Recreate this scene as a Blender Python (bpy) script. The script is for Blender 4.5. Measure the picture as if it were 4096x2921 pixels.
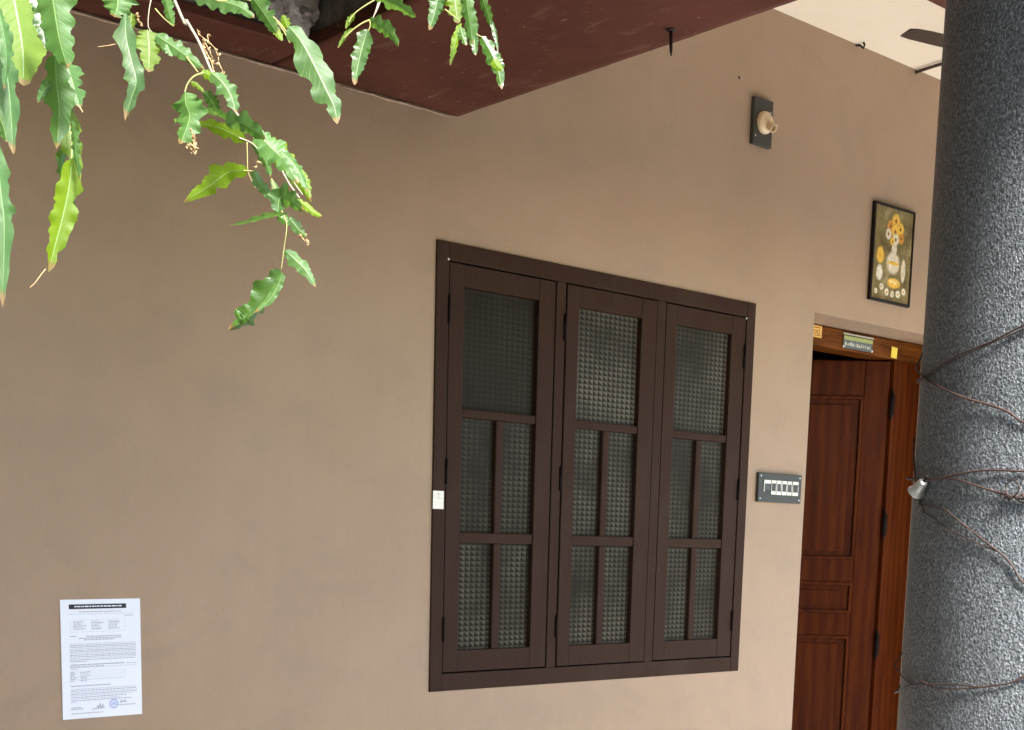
import bpy, bmesh, math, random
from mathutils import Vector, Matrix, noise
random.seed(7)
PI = math.pi
S = bpy.context.scene
for o in list(bpy.data.objects): bpy.data.objects.remove(o)
COL = S.collection

# ------------------------------------------------------------------ camera
FPX, PPX, PPY = 1361.225, 512.821, 730.224          # focal length and principal point for a 1024 x 730 frame
YAW, PITCH, ROLL = math.radians(40.932), math.radians(-8.150), math.radians(1.483)
CAM = Vector((-2.481, -3.254, 1.179))
_f = Vector((math.sin(YAW)*math.cos(PITCH), math.cos(YAW)*math.cos(PITCH), math.sin(PITCH)))
_r0 = Vector((math.cos(YAW), -math.sin(YAW), 0)); _u0 = _r0.cross(_f)
_r = math.cos(ROLL)*_r0 + math.sin(ROLL)*_u0
_u = -math.sin(ROLL)*_r0 + math.cos(ROLL)*_u0
cd = bpy.data.cameras.new('camera'); cam = bpy.data.objects.new('camera', cd); COL.objects.link(cam)
cam.matrix_world = Matrix(((_r.x, _u.x, -_f.x, CAM.x), (_r.y, _u.y, -_f.y, CAM.y), (_r.z, _u.z, -_f.z, CAM.z), (0, 0, 0, 1)))
cd.sensor_fit = 'HORIZONTAL'; cd.sensor_width = 36; cd.lens = FPX/1024*36
cd.shift_x = (512-PPX)/1024; cd.shift_y = (PPY-365)/1024
cd.clip_start = 0.05; cd.clip_end = 1500
S.camera = cam
S.render.resolution_x = 1024; S.render.resolution_y = 730

# ------------------------------------------------------------------ sky, sun, exposure
SUN_EL, SUN_AZ = math.radians(48), math.radians(194)    # azimuth measured from +Y (behind the house) towards +X
w = bpy.data.worlds.new('World'); S.world = w; w.use_nodes = True
nt = w.node_tree; nt.nodes.clear()
sky = nt.nodes.new('ShaderNodeTexSky'); sky.sky_type = 'NISHITA'; sky.sun_disc = False
sky.sun_elevation = SUN_EL; sky.sun_rotation = SUN_AZ
sky.air_density = 1.0; sky.dust_density = 1.5; sky.ozone_density = 0.6
bg = nt.nodes.new('ShaderNodeBackground'); bg.inputs['Strength'].default_value = 0.15
wo = nt.nodes.new('ShaderNodeOutputWorld')
nt.links.new(sky.outputs[0], bg.inputs[0]); nt.links.new(bg.outputs[0], wo.inputs[0])
sl = bpy.data.lights.new('sun', 'SUN'); sl.energy = 2.5; sl.angle = math.radians(12); sl.color = (1, 0.975, 0.945)
so = bpy.data.objects.new('sun', sl); COL.objects.link(so); so.location = (0, 0, 12)
_sd = Vector((math.sin(SUN_AZ)*math.cos(SUN_EL), math.cos(SUN_AZ)*math.cos(SUN_EL), math.sin(SUN_EL)))
so.rotation_euler = _sd.to_track_quat('Z', 'Y').to_euler()
S.view_settings.view_transform = 'Standard'; S.view_settings.look = 'None'
S.view_settings.exposure = 2.33; S.view_settings.gamma = 1.0; S.view_settings.use_curve_mapping = False
S.render.engine = 'CYCLES'
try: S.cycles.max_bounces = 8; S.cycles.diffuse_bounces = 5
except Exception: pass

# ------------------------------------------------------------------ helpers
def ray(u, v):                       # direction through a pixel of the 1024-wide frame
    return _f + _r*((u-PPX)/FPX) - _u*((v-PPY)/FPX)
def onY(u, v, Y=0.0):
    d = ray(u, v); return CAM + d*((Y-CAM.y)/d.y)
def onZ(u, v, Z):
    d = ray(u, v); return CAM + d*((Z-CAM.z)/d.z)
def at(x, y, D):                     # full-size photo pixel (4096 wide) at a distance D along the view axis
    return CAM + ray(x/4, y/4)*D

def new_mat(name):
    m = bpy.data.materials.new(name); m.use_nodes = True
    t = m.node_tree; b = t.nodes['Principled BSDF']
    return m, t, b
def N(t, typ, **k):
    n = t.nodes.new(typ)
    for a, v in k.items():
        if a in n.inputs: n.inputs[a].default_value = v
        else: setattr(n, a, v)
    return n
def coords(t, scale=(1, 1, 1), kind='Object'):
    c = N(t, 'ShaderNodeTexCoord'); mp = N(t, 'ShaderNodeMapping'); mp.inputs['Scale'].default_value = scale
    t.links.new(c.outputs[kind], mp.inputs[0]); return mp.outputs[0]
def ramp(t, fac, stops):
    r = N(t, 'ShaderNodeValToRGB'); e = r.color_ramp.elements
    while len(e) < len(stops): e.new(0.5)
    for i, (p, c) in enumerate(stops):
        e[i].position = p; e[i].color = (*c, 1) if len(c) == 3 else c
    t.links.new(fac, r.inputs[0]); return r.outputs[0]
def noise_n(t, vec, scale, detail=4, rough=0.55, dist=0.0):
    n = N(t, 'ShaderNodeTexNoise'); n.inputs['Scale'].default_value = scale; n.inputs['Detail'].default_value = detail
    n.inputs['Roughness'].default_value = rough; n.inputs['Distortion'].default_value = dist
    t.links.new(vec, n.inputs['Vector']); return n.outputs['Fac']
def bump(t, b, h, strength=0.3, dist=0.01):
    n = N(t, 'ShaderNodeBump'); n.inputs['Strength'].default_value = strength; n.inputs['Distance'].default_value = dist
    t.links.new(h, n.inputs['Height']); t.links.new(n.outputs[0], b.inputs['Normal']); return n
def mixc(t, fac, a, b, mode='MIX'):
    m = N(t, 'ShaderNodeMix'); m.data_type = 'RGBA'; m.blend_type = mode
    for s, v in ((0, fac), (6, a), (7, b)):
        if hasattr(v, 'is_linked') or hasattr(v, 'links'): t.links.new(v, m.inputs[s])
        elif s == 0: m.inputs[0].default_value = v
        else: m.inputs[s].default_value = (*v, 1)
    return m.outputs[2]
def math_n(t, op, a, b=None):
    m = N(t, 'ShaderNodeMath'); m.operation = op
    for i, v in enumerate((a, b)):
        if v is None: continue
        if isinstance(v, (int, float)): m.inputs[i].default_value = v
        else: t.links.new(v, m.inputs[i])
    return m.outputs[0]

def simple(name, col, rough=0.5, metal=0.0, var=0.15, scale=30, bmp=0.0, bscale=200, spec=0.5):
    m, t, b = new_mat(name)
    v = coords(t)
    n = noise_n(t, v, scale, 4)
    c = ramp(t, n, [(0.3, tuple(x*(1-var) for x in col)), (0.7, tuple(min(1, x*(1+var)) for x in col))])
    t.links.new(c, b.inputs['Base Color'])
    b.inputs['Roughness'].default_value = rough; b.inputs['Metallic'].default_value = metal
    b.inputs['Specular IOR Level'].default_value = spec
    if bmp: bump(t, b, noise_n(t, v, bscale, 3), bmp, 0.003)
    return m

M = {}
def mat_wall():
    m, t, b = new_mat('wall_paint'); v = coords(t)
    big = noise_n(t, v, 1.3, 5, 0.6); fine = noise_n(t, v, 55, 4, 0.6)
    c = ramp(t, big, [(0.25, (0.325, 0.216, 0.126)), (0.55, (0.362, 0.243, 0.146)), (0.8, (0.390, 0.267, 0.166))])
    # roller streaks, running up the wall
    vs = coords(t, (9, 9, 0.5)); st = noise_n(t, vs, 5, 3)
    c = mixc(t, math_n(t, 'MULTIPLY', st, 0.10), c, (0.46, 0.355, 0.26))
    # faint smudges
    sm = noise_n(t, coords(t, (1, 1, 1.4)), 3.1, 6, 0.7, 0.6)
    sm = ramp(t, sm, [(0.50, (0, 0, 0)), (0.75, (1, 1, 1))])
    c = mixc(t, math_n(t, 'MULTIPLY', sm, 0.42), c, (0.255, 0.19, 0.128))
    sp = N(t, 'ShaderNodeTexVoronoi'); sp.inputs['Scale'].default_value = 6.5; t.links.new(v, sp.inputs['Vector'])
    spots = ramp(t, sp.outputs['Distance'], [(0.0, (1, 1, 1)), (0.022, (1, 1, 1)), (0.03, (0, 0, 0))])
    c = mixc(t, math_n(t, 'MULTIPLY', spots, 0.35), c, (0.30, 0.22, 0.15))
    t.links.new(c, b.inputs['Base Color']); b.inputs['Roughness'].default_value = 0.55
    b.inputs['Specular IOR Level'].default_value = 0.35
    h = math_n(t, 'ADD', math_n(t, 'MULTIPLY', fine, 0.5), math_n(t, 'MULTIPLY', noise_n(t, v, 5, 4), 3.5))
    bump(t, b, h, 0.35, 0.006)
    return m
M['wall'] = mat_wall()
def mat_soffit():
    m, t, b = new_mat('maroon_paint')
    v = coords(t)
    n = noise_n(t, v, 3.5, 6, 0.6)
    c = ramp(t, n, [(0.3, (0.074, 0.024, 0.0135)), (0.7, (0.112, 0.036, 0.021))])
    # worn, scuffed streaks
    s = noise_n(t, coords(t, (7, 2.2, 2)), 3.2, 8, 0.72, 0.5)
    s = ramp(t, s, [(0.56, (0, 0, 0)), (0.72, (1, 1, 1))])
    c = mixc(t, math_n(t, 'MULTIPLY', s, 0.32), c, (0.30, 0.17, 0.12))
    dk = ramp(t, noise_n(t, v, 40, 3), [(0.68, (0, 0, 0)), (0.72, (1, 1, 1))])
    c = mixc(t, math_n(t, 'MULTIPLY', dk, 0.35), c, (0.36, 0.25, 0.20))
    t.links.new(c, b.inputs['Base Color']); b.inputs['Roughness'].default_value = 0.7; b.inputs['Specular IOR Level'].default_value = 0.12
    bump(t, b, noise_n(t, v, 16, 5), 0.35, 0.006)
    return m
M['soffit'] = mat_soffit()
def mat_concrete():
    m, t, b = new_mat('raw_concrete'); v = coords(t)
    n = noise_n(t, v, 9, 8, 0.7)
    c = ramp(t, n, [(0.3, (0.10, 0.075, 0.05)), (0.5, (0.24, 0.20, 0.16)), (0.72, (0.36, 0.32, 0.27))])
    st = ramp(t, noise_n(t, coords(t, (10, 10, 1.5)), 1.5, 4), [(0.42, (1, 1, 1)), (0.6, (0, 0, 0))])
    c = mixc(t, math_n(t, 'MULTIPLY', st, 0.5), c, (0.07, 0.055, 0.035))
    t.links.new(c, b.inputs['Base Color']); b.inputs['Roughness'].default_value = 0.95
    bump(t, b, noise_n(t, v, 38, 8, 0.75), 1.0, 0.02)
    return m
M['concrete'] = mat_concrete()
def mat_ceiling():
    m, t, b = new_mat('cream_ceiling'); v = coords(t)
    c = ramp(t, noise_n(t, v, 2.5, 5, 0.6), [(0.3, (0.80, 0.67, 0.47)), (0.7, (0.86, 0.74, 0.54))])
    d = ramp(t, noise_n(t, v, 30, 4), [(0.70, (0, 0, 0)), (0.76, (1, 1, 1))])
    c = mixc(t, math_n(t, 'MULTIPLY', d, 0.2), c, (0.55, 0.45, 0.33))
    t.links.new(c, b.inputs['Base Color']); b.inputs['Roughness'].default_value = 0.8
    bump(t, b, noise_n(t, v, 20, 4), 0.15, 0.005); return m
M['ceiling'] = mat_ceiling()
def mat_column():
    m, t, b = new_mat('grey_textured_plaster'); v = coords(t)
    v = coords(t, (1.0, 1.12, 0.93)); v.node.inputs['Rotation'].default_value = (0.6, 0.9, 0.35)
    n1 = noise_n(t, v, 225, 2.0, 0.55, 0.5)
    n2 = noise_n(t, v, 330, 2, 0.5)
    h = math_n(t, 'ADD', n1, math_n(t, 'MULTIPLY', n2, 0.35))
    c = ramp(t, n1, [(0.32, (0.055, 0.062, 0.066)), (0.52, (0.15, 0.165, 0.175)), (0.70, (0.33, 0.35, 0.365))])
    c = mixc(t, math_n(t, 'MULTIPLY', ramp(t, noise_n(t, v, 3, 4), [(0.4, (0, 0, 0)), (0.7, (1, 1, 1))]), 0.3), c, (0.06, 0.062, 0.052))
    t.links.new(c, b.inputs['Base Color'])
    b.inputs['Roughness'].default_value = 0.42; b.inputs['Specular IOR Level'].default_value = 0.5
    bump(t, b, h, 0.75, 0.0055); return m
M['column'] = mat_column()
def mat_shutter():
    m, t, b = new_mat('dark_brown_paint'); v = coords(t, (1, 1, 1))
    g = noise_n(t, coords(t, (14, 14, 1.2)), 6, 5, 0.6)
    c = ramp(t, g, [(0.25, (0.034, 0.0165, 0.0098)), (0.75, (0.043, 0.0215, 0.0132))])
    d = ramp(t, noise_n(t, v, 4, 6, 0.65), [(0.5, (0, 0, 0)), (0.75, (1, 1, 1))])
    c = mixc(t, math_n(t, 'MULTIPLY', d, 0.25), c, (0.075, 0.052, 0.036))
    ch = ramp(t, noise_n(t, N(t, 'ShaderNodeNewGeometry').outputs['Position'], 48, 5, 0.7), [(0.70, (0, 0, 0)), (0.735, (1, 1, 1))])
    c = mixc(t, math_n(t, 'MULTIPLY', ch, 0.45), c, (0.16, 0.12, 0.085))
    t.links.new(c, b.inputs['Base Color']); b.inputs['Roughness'].default_value = 0.5
    b.inputs['Specular IOR Level'].default_value = 0.06
    bump(t, b, g, 0.12, 0.003); return m
M['shutter'] = mat_shutter()
def mat_pane(name='figured_glass', amount=1.0):
    m, t, b = new_mat(name)
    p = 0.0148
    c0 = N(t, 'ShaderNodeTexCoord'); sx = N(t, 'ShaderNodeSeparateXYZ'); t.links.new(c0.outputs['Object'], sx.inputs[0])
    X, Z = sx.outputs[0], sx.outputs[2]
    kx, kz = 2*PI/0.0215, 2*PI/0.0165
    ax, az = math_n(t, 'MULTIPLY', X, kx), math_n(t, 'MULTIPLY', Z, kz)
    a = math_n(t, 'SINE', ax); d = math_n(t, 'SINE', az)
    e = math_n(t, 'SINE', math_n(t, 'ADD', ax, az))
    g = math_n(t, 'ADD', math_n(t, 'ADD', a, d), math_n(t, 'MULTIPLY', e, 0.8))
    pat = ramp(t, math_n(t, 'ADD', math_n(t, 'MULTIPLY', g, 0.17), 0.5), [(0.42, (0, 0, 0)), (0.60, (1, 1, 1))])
    reflect_fade = ramp(t, noise_n(t, N(t, 'ShaderNodeNewGeometry').outputs['Position'], 3.2, 4, 0.6), [(0.36, (0.08, 0.08, 0.08)), (0.66, (1, 1, 1))])  # patchy fading of the pattern by reflections, put into the colour
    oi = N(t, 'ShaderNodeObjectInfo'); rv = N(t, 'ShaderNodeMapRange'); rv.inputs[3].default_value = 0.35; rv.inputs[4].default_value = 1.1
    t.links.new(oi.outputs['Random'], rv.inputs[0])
    f = math_n(t, 'MULTIPLY', math_n(t, 'MULTIPLY', math_n(t, 'MULTIPLY', pat, reflect_fade), rv.outputs[0]), amount)
    c = mixc(t, f, (0.020, 0.0165, 0.0100), (0.128, 0.110, 0.076))  # light glints on the moulded pattern are mixed into the base colour
    t.links.new(c, b.inputs['Base Color']); b.inputs['Roughness'].default_value = 0.24
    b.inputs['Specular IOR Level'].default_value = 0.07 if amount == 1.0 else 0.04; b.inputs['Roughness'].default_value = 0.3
    bump(t, b, pat, 0.12*amount, 0.0014); return m
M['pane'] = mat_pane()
M['pane_veiled'] = mat_pane('reflection_veiled_glass', 0.3)  # same glass; pattern dimmed in the colour to stand for a reflection
def mat_wood(name, c1, c2, rough=0.35, axis=(16, 16, 1.0)):
    m, t, b = new_mat(name)
    v = coords(t, axis); g = noise_n(t, v, 5, 6, 0.62, 1.2)
    w_ = N(t, 'ShaderNodeTexWave'); w_.inputs['Scale'].default_value = 1.6; w_.inputs['Distortion'].default_value = 6
    w_.inputs['Detail'].default_value = 3; t.links.new(v, w_.inputs['Vector'])
    f = math_n(t, 'ADD', math_n(t, 'MULTIPLY', g, 0.85), math_n(t, 'MULTIPLY', w_.outputs['Fac'], 0.15))
    c = ramp(t, f, [(0.32, c1), (0.68, c2)])
    t.links.new(c, b.inputs['Base Color']); b.inputs['Roughness'].default_value = rough
    b.inputs['Specular IOR Level'].default_value = 0.05; b.inputs['Coat Weight'].default_value = 0.0; b.inputs['Coat Roughness'].default_value = 0.2
    bump(t, b, g, 0.08, 0.002); return m
M['door'] = mat_wood('varnished_teak', (0.040, 0.0062, 0.0008), (0.085, 0.0175, 0.0024), axis=(5, 5, 0.5))
M['lintel'] = mat_wood('varnished_lintel', (0.055, 0.015, 0.0025), (0.165, 0.052, 0.009), axis=(0.6, 9, 9))
M['black_metal'] = simple('black_metal', (0.010, 0.007, 0.006), 0.6, 0.0, spec=0.04)
M['iron'] = simple('rusty_iron', (0.022, 0.013, 0.010), 0.7, 0.3, 0.4)
M['plate'] = simple('dark_grey_plate', (0.036, 0.036, 0.026), 0.5, 0, 0.12, 40, 0.05)
M['switch_white'] = simple('ivory_plastic', (0.72, 0.68, 0.58), 0.35)
M['switch_dark'] = simple('dark_rocker', (0.045, 0.043, 0.035), 0.35)
M['bakelite'] = simple('cream_bakelite', (0.70, 0.51, 0.29), 0.35, 0, 0.08)
M['socket_dark'] = simple('socket_inside', (0.16, 0.085, 0.028), 0.6)
M['paper'] = simple('white_paper', (0.84, 0.84, 0.87), 0.7, 0, 0.012, 8, 0.03, 60)
M['ink'] = simple('printed_ink', (0.36, 0.36, 0.39), 0.8, 0, 0.15, 400)
M['ink_faint'] = simple('faint_print', (0.56, 0.56, 0.60), 0.8, 0, 0.1, 400)
M['ink_black'] = simple('black_ink', (0.02, 0.02, 0.022), 0.7)
M['stamp'] = simple('blue_stamp_ink', (0.36, 0.42, 0.68), 0.8, 0, 0.2, 300)
M['pen'] = simple('pen_ink', (0.20, 0.20, 0.25), 0.8)
M['sticker'] = simple('cream_sticker', (0.84, 0.80, 0.66), 0.5, 0, 0.04)
M['sticker_print'] = simple('sticker_print', (0.50, 0.49, 0.40), 0.6, 0, 0.2, 300)
M['gold'] = simple('gold_sticker', (0.80, 0.46, 0.10), 0.35, 0.2, 0.15, 60)
M['gold_dark'] = simple('gold_print', (0.33, 0.14, 0.02), 0.4)
M['yellow'] = simple('yellow_sticker', (0.80, 0.60, 0.07), 0.5, 0, 0.1)
M['plaque_silver'] = simple('plaque_silver', (0.50, 0.48, 0.38), 0.35, 0.4, 0.3, 120)
M['plaque_green'] = simple('plaque_green', (0.33, 0.36, 0.12), 0.45, 0.1, 0.4, 150)
M['plaque_dark'] = simple('plaque_dark', (0.10, 0.12, 0.12), 0.3, 0.2, 0.5, 150)
M['frame_black'] = simple('black_frame', (0.010, 0.006, 0.004), 0.5, spec=0.2)
M['wire'] = simple('brown_wire', (0.075, 0.042, 0.033), 0.55, 0, 0.3, 60)
M['wire_dark'] = simple('dark_wire', (0.055, 0.032, 0.024), 0.6, 0, 0.3, 60)
M['bell'] = simple('silver_metal', (0.62, 0.62, 0.60), 0.35, 0.9, 0.1)
M['fan'] = simple('brown_fan_paint', (0.085, 0.055, 0.04), 0.35, 0, 0.08)
M['bark'] = simple('tree_bark', (0.16, 0.12, 0.085), 0.9, 0, 0.35, 25, 0.6, 40)
M['twig'] = simple('pale_twig', (0.40, 0.33, 0.24), 0.75, 0, 0.2, 120)
M['green_twig'] = simple('green_twig', (0.36, 0.34, 0.11), 0.6, 0, 0.2, 120)
M['dry'] = simple('dried_flower', (0.56, 0.36, 0.17), 0.85, 0, 0.3, 150)
M['floor'] = simple('porch_floor_tile', (0.73, 0.74, 0.77), 0.3, 0, 0.04, 5)
M['apron_bounce'] = simple('grey_bounce_paving', (0.26, 0.26, 0.265), 0.85, 0, 0.15, 4, 0.3, 60)  # tone sets how much light the added apron throws on the wall
M['paving'] = simple('pale_paving', (0.43, 0.435, 0.445), 0.8, 0, 0.12, 3, 0.3, 60)
M['room'] = simple('room_plaster', (0.30, 0.24, 0.18), 0.8)
def mat_ground():
    m, t, b = new_mat('sandy_ground'); v = coords(t)
    c = ramp(t, noise_n(t, v, 0.8, 8, 0.65), [(0.3, (0.06, 0.06, 0.03)), (0.7, (0.15, 0.12, 0.08))])
    t.links.new(c, b.inputs['Base Color']); b.inputs['Roughness'].default_value = 0.95
    bump(t, b, noise_n(t, v, 12, 8, 0.7), 0.6, 0.03); return m
M['ground'] = mat_ground()
def mat_leaf(name, c1, c2, tr, rough=0.28, mixf=0.4):
    m, t, b = new_mat(name)
    v = coords(t); oi = N(t, 'ShaderNodeObjectInfo')
    n = noise_n(t, v, 22, 4)
    c = ramp(t, n, [(0.3, c1), (0.72, c2)])
    hs = N(t, 'ShaderNodeHueSaturation'); t.links.new(c, hs.inputs['Color'])
    mr = N(t, 'ShaderNodeMapRange'); mr.inputs[3].default_value = 0.75; mr.inputs[4].default_value = 1.3
    t.links.new(oi.outputs['Random'], mr.inputs[0]); t.links.new(mr.outputs[0], hs.inputs['Value'])
    uv = N(t, 'ShaderNodeUVMap'); su = N(t, 'ShaderNodeSeparateXYZ'); t.links.new(uv.outputs[0], su.inputs[0])
    sU, sV = su.outputs[0], math_n(t, 'ABSOLUTE', math_n(t, 'SUBTRACT', su.outputs[1], 0.5))
    vein = math_n(t, 'SINE', math_n(t, 'SUBTRACT', math_n(t, 'MULTIPLY', sU, 95.0), math_n(t, 'MULTIPLY', sV, 26.0)))
    vein = ramp(t, vein, [(0.80, (0, 0, 0)), (1.0, (1, 1, 1))])
    lc_ = mixc(t, math_n(t, 'MULTIPLY', vein, 0.2), hs.outputs[0], tuple(min(1, x*1.7) for x in c2))
    tipf = ramp(t, math_n(t, 'ADD', sU, math_n(t, 'MULTIPLY', n, 0.14)), [(0.965, (0, 0, 0)), (1.04, (1, 1, 1))])
    lc_ = mixc(t, tipf, lc_, (0.30, 0.17, 0.06))
    t.links.new(lc_, b.inputs['Base Color']); b.inputs['Roughness'].default_value = rough
    b.inputs['Specular IOR Level'].default_value = 0.5
    bump(t, b, math_n(t, 'ADD', math_n(t, 'MULTIPLY', noise_n(t, v, 60, 2), 0.5), math_n(t, 'MULTIPLY', vein, -0.5)), 0.22, 0.0015)
    tb = N(t, 'ShaderNodeBsdfTranslucent'); tb.inputs[0].default_value = (*tr, 1)
    mx = N(t, 'ShaderNodeMixShader'); mx.inputs[0].default_value = mixf
    out = [x for x in t.nodes if x.type == 'OUTPUT_MATERIAL'][0]
    t.links.new(b.outputs[0], mx.inputs[1]); t.links.new(tb.outputs[0], mx.inputs[2]); t.links.new(mx.outputs[0], out.inputs[0])
    return m
M['leaf'] = mat_leaf('leaf_green', (0.065, 0.155, 0.035), (0.115, 0.225, 0.06), (0.17, 0.33, 0.035), 0.46, 0.45)
M['leaf_backlit'] = mat_leaf('leaf_yellow_green', (0.13, 0.24, 0.008), (0.19, 0.30, 0.012), (0.30, 0.46, 0.008), 0.5, 0.55)  # yellow-green undersides; light shining through is also put into the colour
M['leaf_dark'] = mat_leaf('leaf_dark_green', (0.035, 0.10, 0.015), (0.085, 0.17, 0.03), (0.12, 0.24, 0.02))
M['leaf_rib'] = simple('leaf_midrib', (0.22, 0.34, 0.11), 0.5)
M['foliage'] = mat_leaf('canopy_foliage', (0.03, 0.075, 0.015), (0.07, 0.14, 0.03), (0.09, 0.17, 0.02), 0.5, 0.25)
def mat_print():
    """generic gold-and-cream flower print: a vase of golden flowers with a bowl in front"""
    m, t, b = new_mat('flower_print')
    v = coords(t)
    c = ramp(t, noise_n(t, v, 14, 5, 0.6), [(0.3, (0.08, 0.055, 0.015)), (0.55, (0.24, 0.18, 0.06)), (0.75, (0.42, 0.36, 0.19))])
    sx = N(t, 'ShaderNodeSeparateXYZ'); t.links.new(v, sx.inputs[0]); X, Z = sx.outputs[0], sx.outputs[2]
    wob = math_n(t, 'MULTIPLY', math_n(t, 'SUBTRACT', noise_n(t, v, 60, 4, 0.6), 0.5), 0.7)
    def blob(cx, cz, rx, rz, col, soft=0.25):
        nonlocal c
        dx = math_n(t, 'DIVIDE', math_n(t, 'SUBTRACT', X, cx), rx); dz = math_n(t, 'DIVIDE', math_n(t, 'SUBTRACT', Z, cz), rz)
        d = math_n(t, 'ADD', math_n(t, 'ADD', math_n(t, 'MULTIPLY', dx, dx), math_n(t, 'MULTIPLY', dz, dz)), wob)
        f = ramp(t, d, [(max(0.0, 0.75-soft), (1, 1, 1)), (0.95, (0, 0, 0))])
        c = mixc(t, f, c, col)
    gold, deep, cream, pale = (0.84, 0.50, 0.06), (0.62, 0.27, 0.03), (0.74, 0.64, 0.44), (0.80, 0.74, 0.56)
    for (x, z, r, q) in ((0.012, 0.128, 0.030, gold), (-0.022, 0.105, 0.026, deep), (0.044, 0.102, 0.026, gold), (0.010, 0.088, 0.030, gold), (-0.034, 0.074, 0.022, cream), (0.052, 0.068, 0.022, deep), (0.016, 0.060, 0.024, cream), (-0.006, 0.050, 0.016, gold)):
        blob(x, z, r, r*1.05, q); blob(x, z, r*0.32, r*0.32, (0.28, 0.12, 0.02))
    blob(0.010, 0.020, 0.020, 0.030, cream); blob(0.008, -0.030, 0.050, 0.048, cream); blob(-0.010, -0.026, 0.014, 0.034, pale)
    blob(0.008, -0.030, 0.046, 0.008, gold); blob(-0.080, -0.010, 0.028, 0.036, gold); blob(-0.080, -0.076, 0.024, 0.034, pale)
    blob(0.078, -0.050, 0.018, 0.052, cream); blob(0.020, -0.104, 0.052, 0.022, gold); blob(0.020, -0.100, 0.040, 0.010, (0.92, 0.66, 0.22))
    for (x, z, r) in ((-0.060, -0.126, 0.015), (-0.024, -0.142, 0.016), (0.014, -0.146, 0.014), (0.052, -0.142, 0.017), (0.090, -0.128, 0.015), (-0.096, -0.146, 0.012)):
        blob(x, z, r, r, pale); blob(x, z, r*0.35, r*0.35, deep)
    tx = noise_n(t, v, 120, 4, 0.65)
    c = mixc(t, 0.45, c, ramp(t, tx, [(0.35, (0.3, 0.25, 0.18)), (0.52, (1, 1, 1))]), 'MULTIPLY')
    sp = ramp(t, noise_n(t, v, 75, 3), [(0.56, (0, 0, 0)), (0.66, (1, 1, 1))])
    c = mixc(t, math_n(t, 'MULTIPLY', sp, 0.3), c, (0.12, 0.09, 0.04))
    t.links.new(c, b.inputs['Base Color']); b.inputs['Roughness'].default_value = 0.3
    return m
M['print'] = mat_print()

class MB:
    def __init__(s): s.bm = bmesh.new()
    def box(s, a, b, bev=0.0, mtx=None, seg=2):
        x0, y0, z0 = a; x1, y1, z1 = b
        t = bmesh.new()
        vs = [t.verts.new(p) for p in ((x0,y0,z0),(x1,y0,z0),(x1,y1,z0),(x0,y1,z0),(x0,y0,z1),(x1,y0,z1),(x1,y1,z1),(x0,y1,z1))]
        for f in ((0,3,2,1),(4,5,6,7),(0,1,5,4),(1,2,6,5),(2,3,7,6),(3,0,4,7)): t.faces.new([vs[i] for i in f])
        if bev: bmesh.ops.bevel(t, geom=list(t.edges), offset=bev, segments=seg, profile=0.6, affect='EDGES', clamp_overlap=True)
        if mtx: t.transform(mtx)
        s.add(t); return s
    def add(s, t):
        me = bpy.data.meshes.new('tmp'); t.to_mesh(me); t.free(); s.bm.from_mesh(me); bpy.data.meshes.remove(me)
    def quad(s, *p):
        s.bm.faces.new([s.bm.verts.new(q) for q in p]); return s
    def tube(s, pts, rad, n=7, cap=True):
        pts = [Vector(p) for p in pts]; k = len(pts)
        if not hasattr(rad, '__len__'): rad = [rad]*k
        rings = []; up = Vector((0.31, 0.2, 0.93))
        for i, p in enumerate(pts):
            tg = (pts[min(i+1, k-1)]-pts[max(i-1, 0)]).normalized()
            a = tg.cross(up)
            if a.length < 1e-3: a = tg.cross(Vector((1, 0, 0)))
            a.normalize(); b_ = tg.cross(a).normalized(); up = -a.cross(tg) if False else up
            rings.append([s.bm.verts.new(p+(a*math.cos(2*PI*j/n)+b_*math.sin(2*PI*j/n))*rad[i]) for j in range(n)])
        for i in range(k-1):
            for j in range(n):
                f = s.bm.faces.new((rings[i][j], rings[i][(j+1) % n], rings[i+1][(j+1) % n], rings[i+1][j])); f.smooth = True
        if cap:
            s.bm.faces.new(list(reversed(rings[0]))); s.bm.faces.new(rings[-1])
        return s
    def lathe(s, prof, axis_o, axis_d, n=24):
        """prof: list of (radius, distance along axis)"""
        d = Vector(axis_d).normalized(); o = Vector(axis_o)
        a = d.cross(Vector((0, 0, 1)))
        if a.length < 1e-3: a = Vector((1, 0, 0))
        a.normalize(); b_ = d.cross(a)
        rings = []
        for r, h in prof:
            r = max(r, 1e-5)
            rings.append([s.bm.verts.new(o+d*h+(a*math.cos(2*PI*j/n)+b_*math.sin(2*PI*j/n))*r) for j in range(n)])
        for i in range(len(rings)-1):
            for j in range(n):
                f = s.bm.faces.new((rings[i][j], rings[i][(j+1) % n], rings[i+1][(j+1) % n], rings[i+1][j])); f.smooth = True
        return s
    def build(s, name, mat, parent=None, loc=None):
        bmesh.ops.recalc_face_normals(s.bm, faces=s.bm.faces[:])
        if loc is not None: s.bm.transform(Matrix.Translation(-Vector(loc)))
        me = bpy.data.meshes.new(name); s.bm.to_mesh(me); s.bm.free()
        if isinstance(mat, str): mat = M[mat]
        me.materials.append(mat)
        o = bpy.data.objects.new(name, me); COL.objects.link(o)
        if loc is not None: o.location = Vector(loc) - (world_loc(parent) if parent else Vector())
        elif parent: o.location = -world_loc(parent)
        if parent: o.parent = parent
        return o
def world_loc(o):
    v = Vector()
    while o: v += o.location; o = o.parent
    return v
def thing(name, label, cat, loc=(0, 0, 0), group=None):
    o = bpy.data.objects.new(name, None); COL.objects.link(o); o.location = loc; o.empty_display_size = 0.1
    o['label'] = label; o['category'] = cat
    if group: o['group'] = group
    return o
def tag(o, label, cat, group=None):
    o['label'] = label; o['category'] = cat
    if group: o['group'] = group
    return o
def struct(o): o['kind'] = 'structure'; return o
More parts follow.
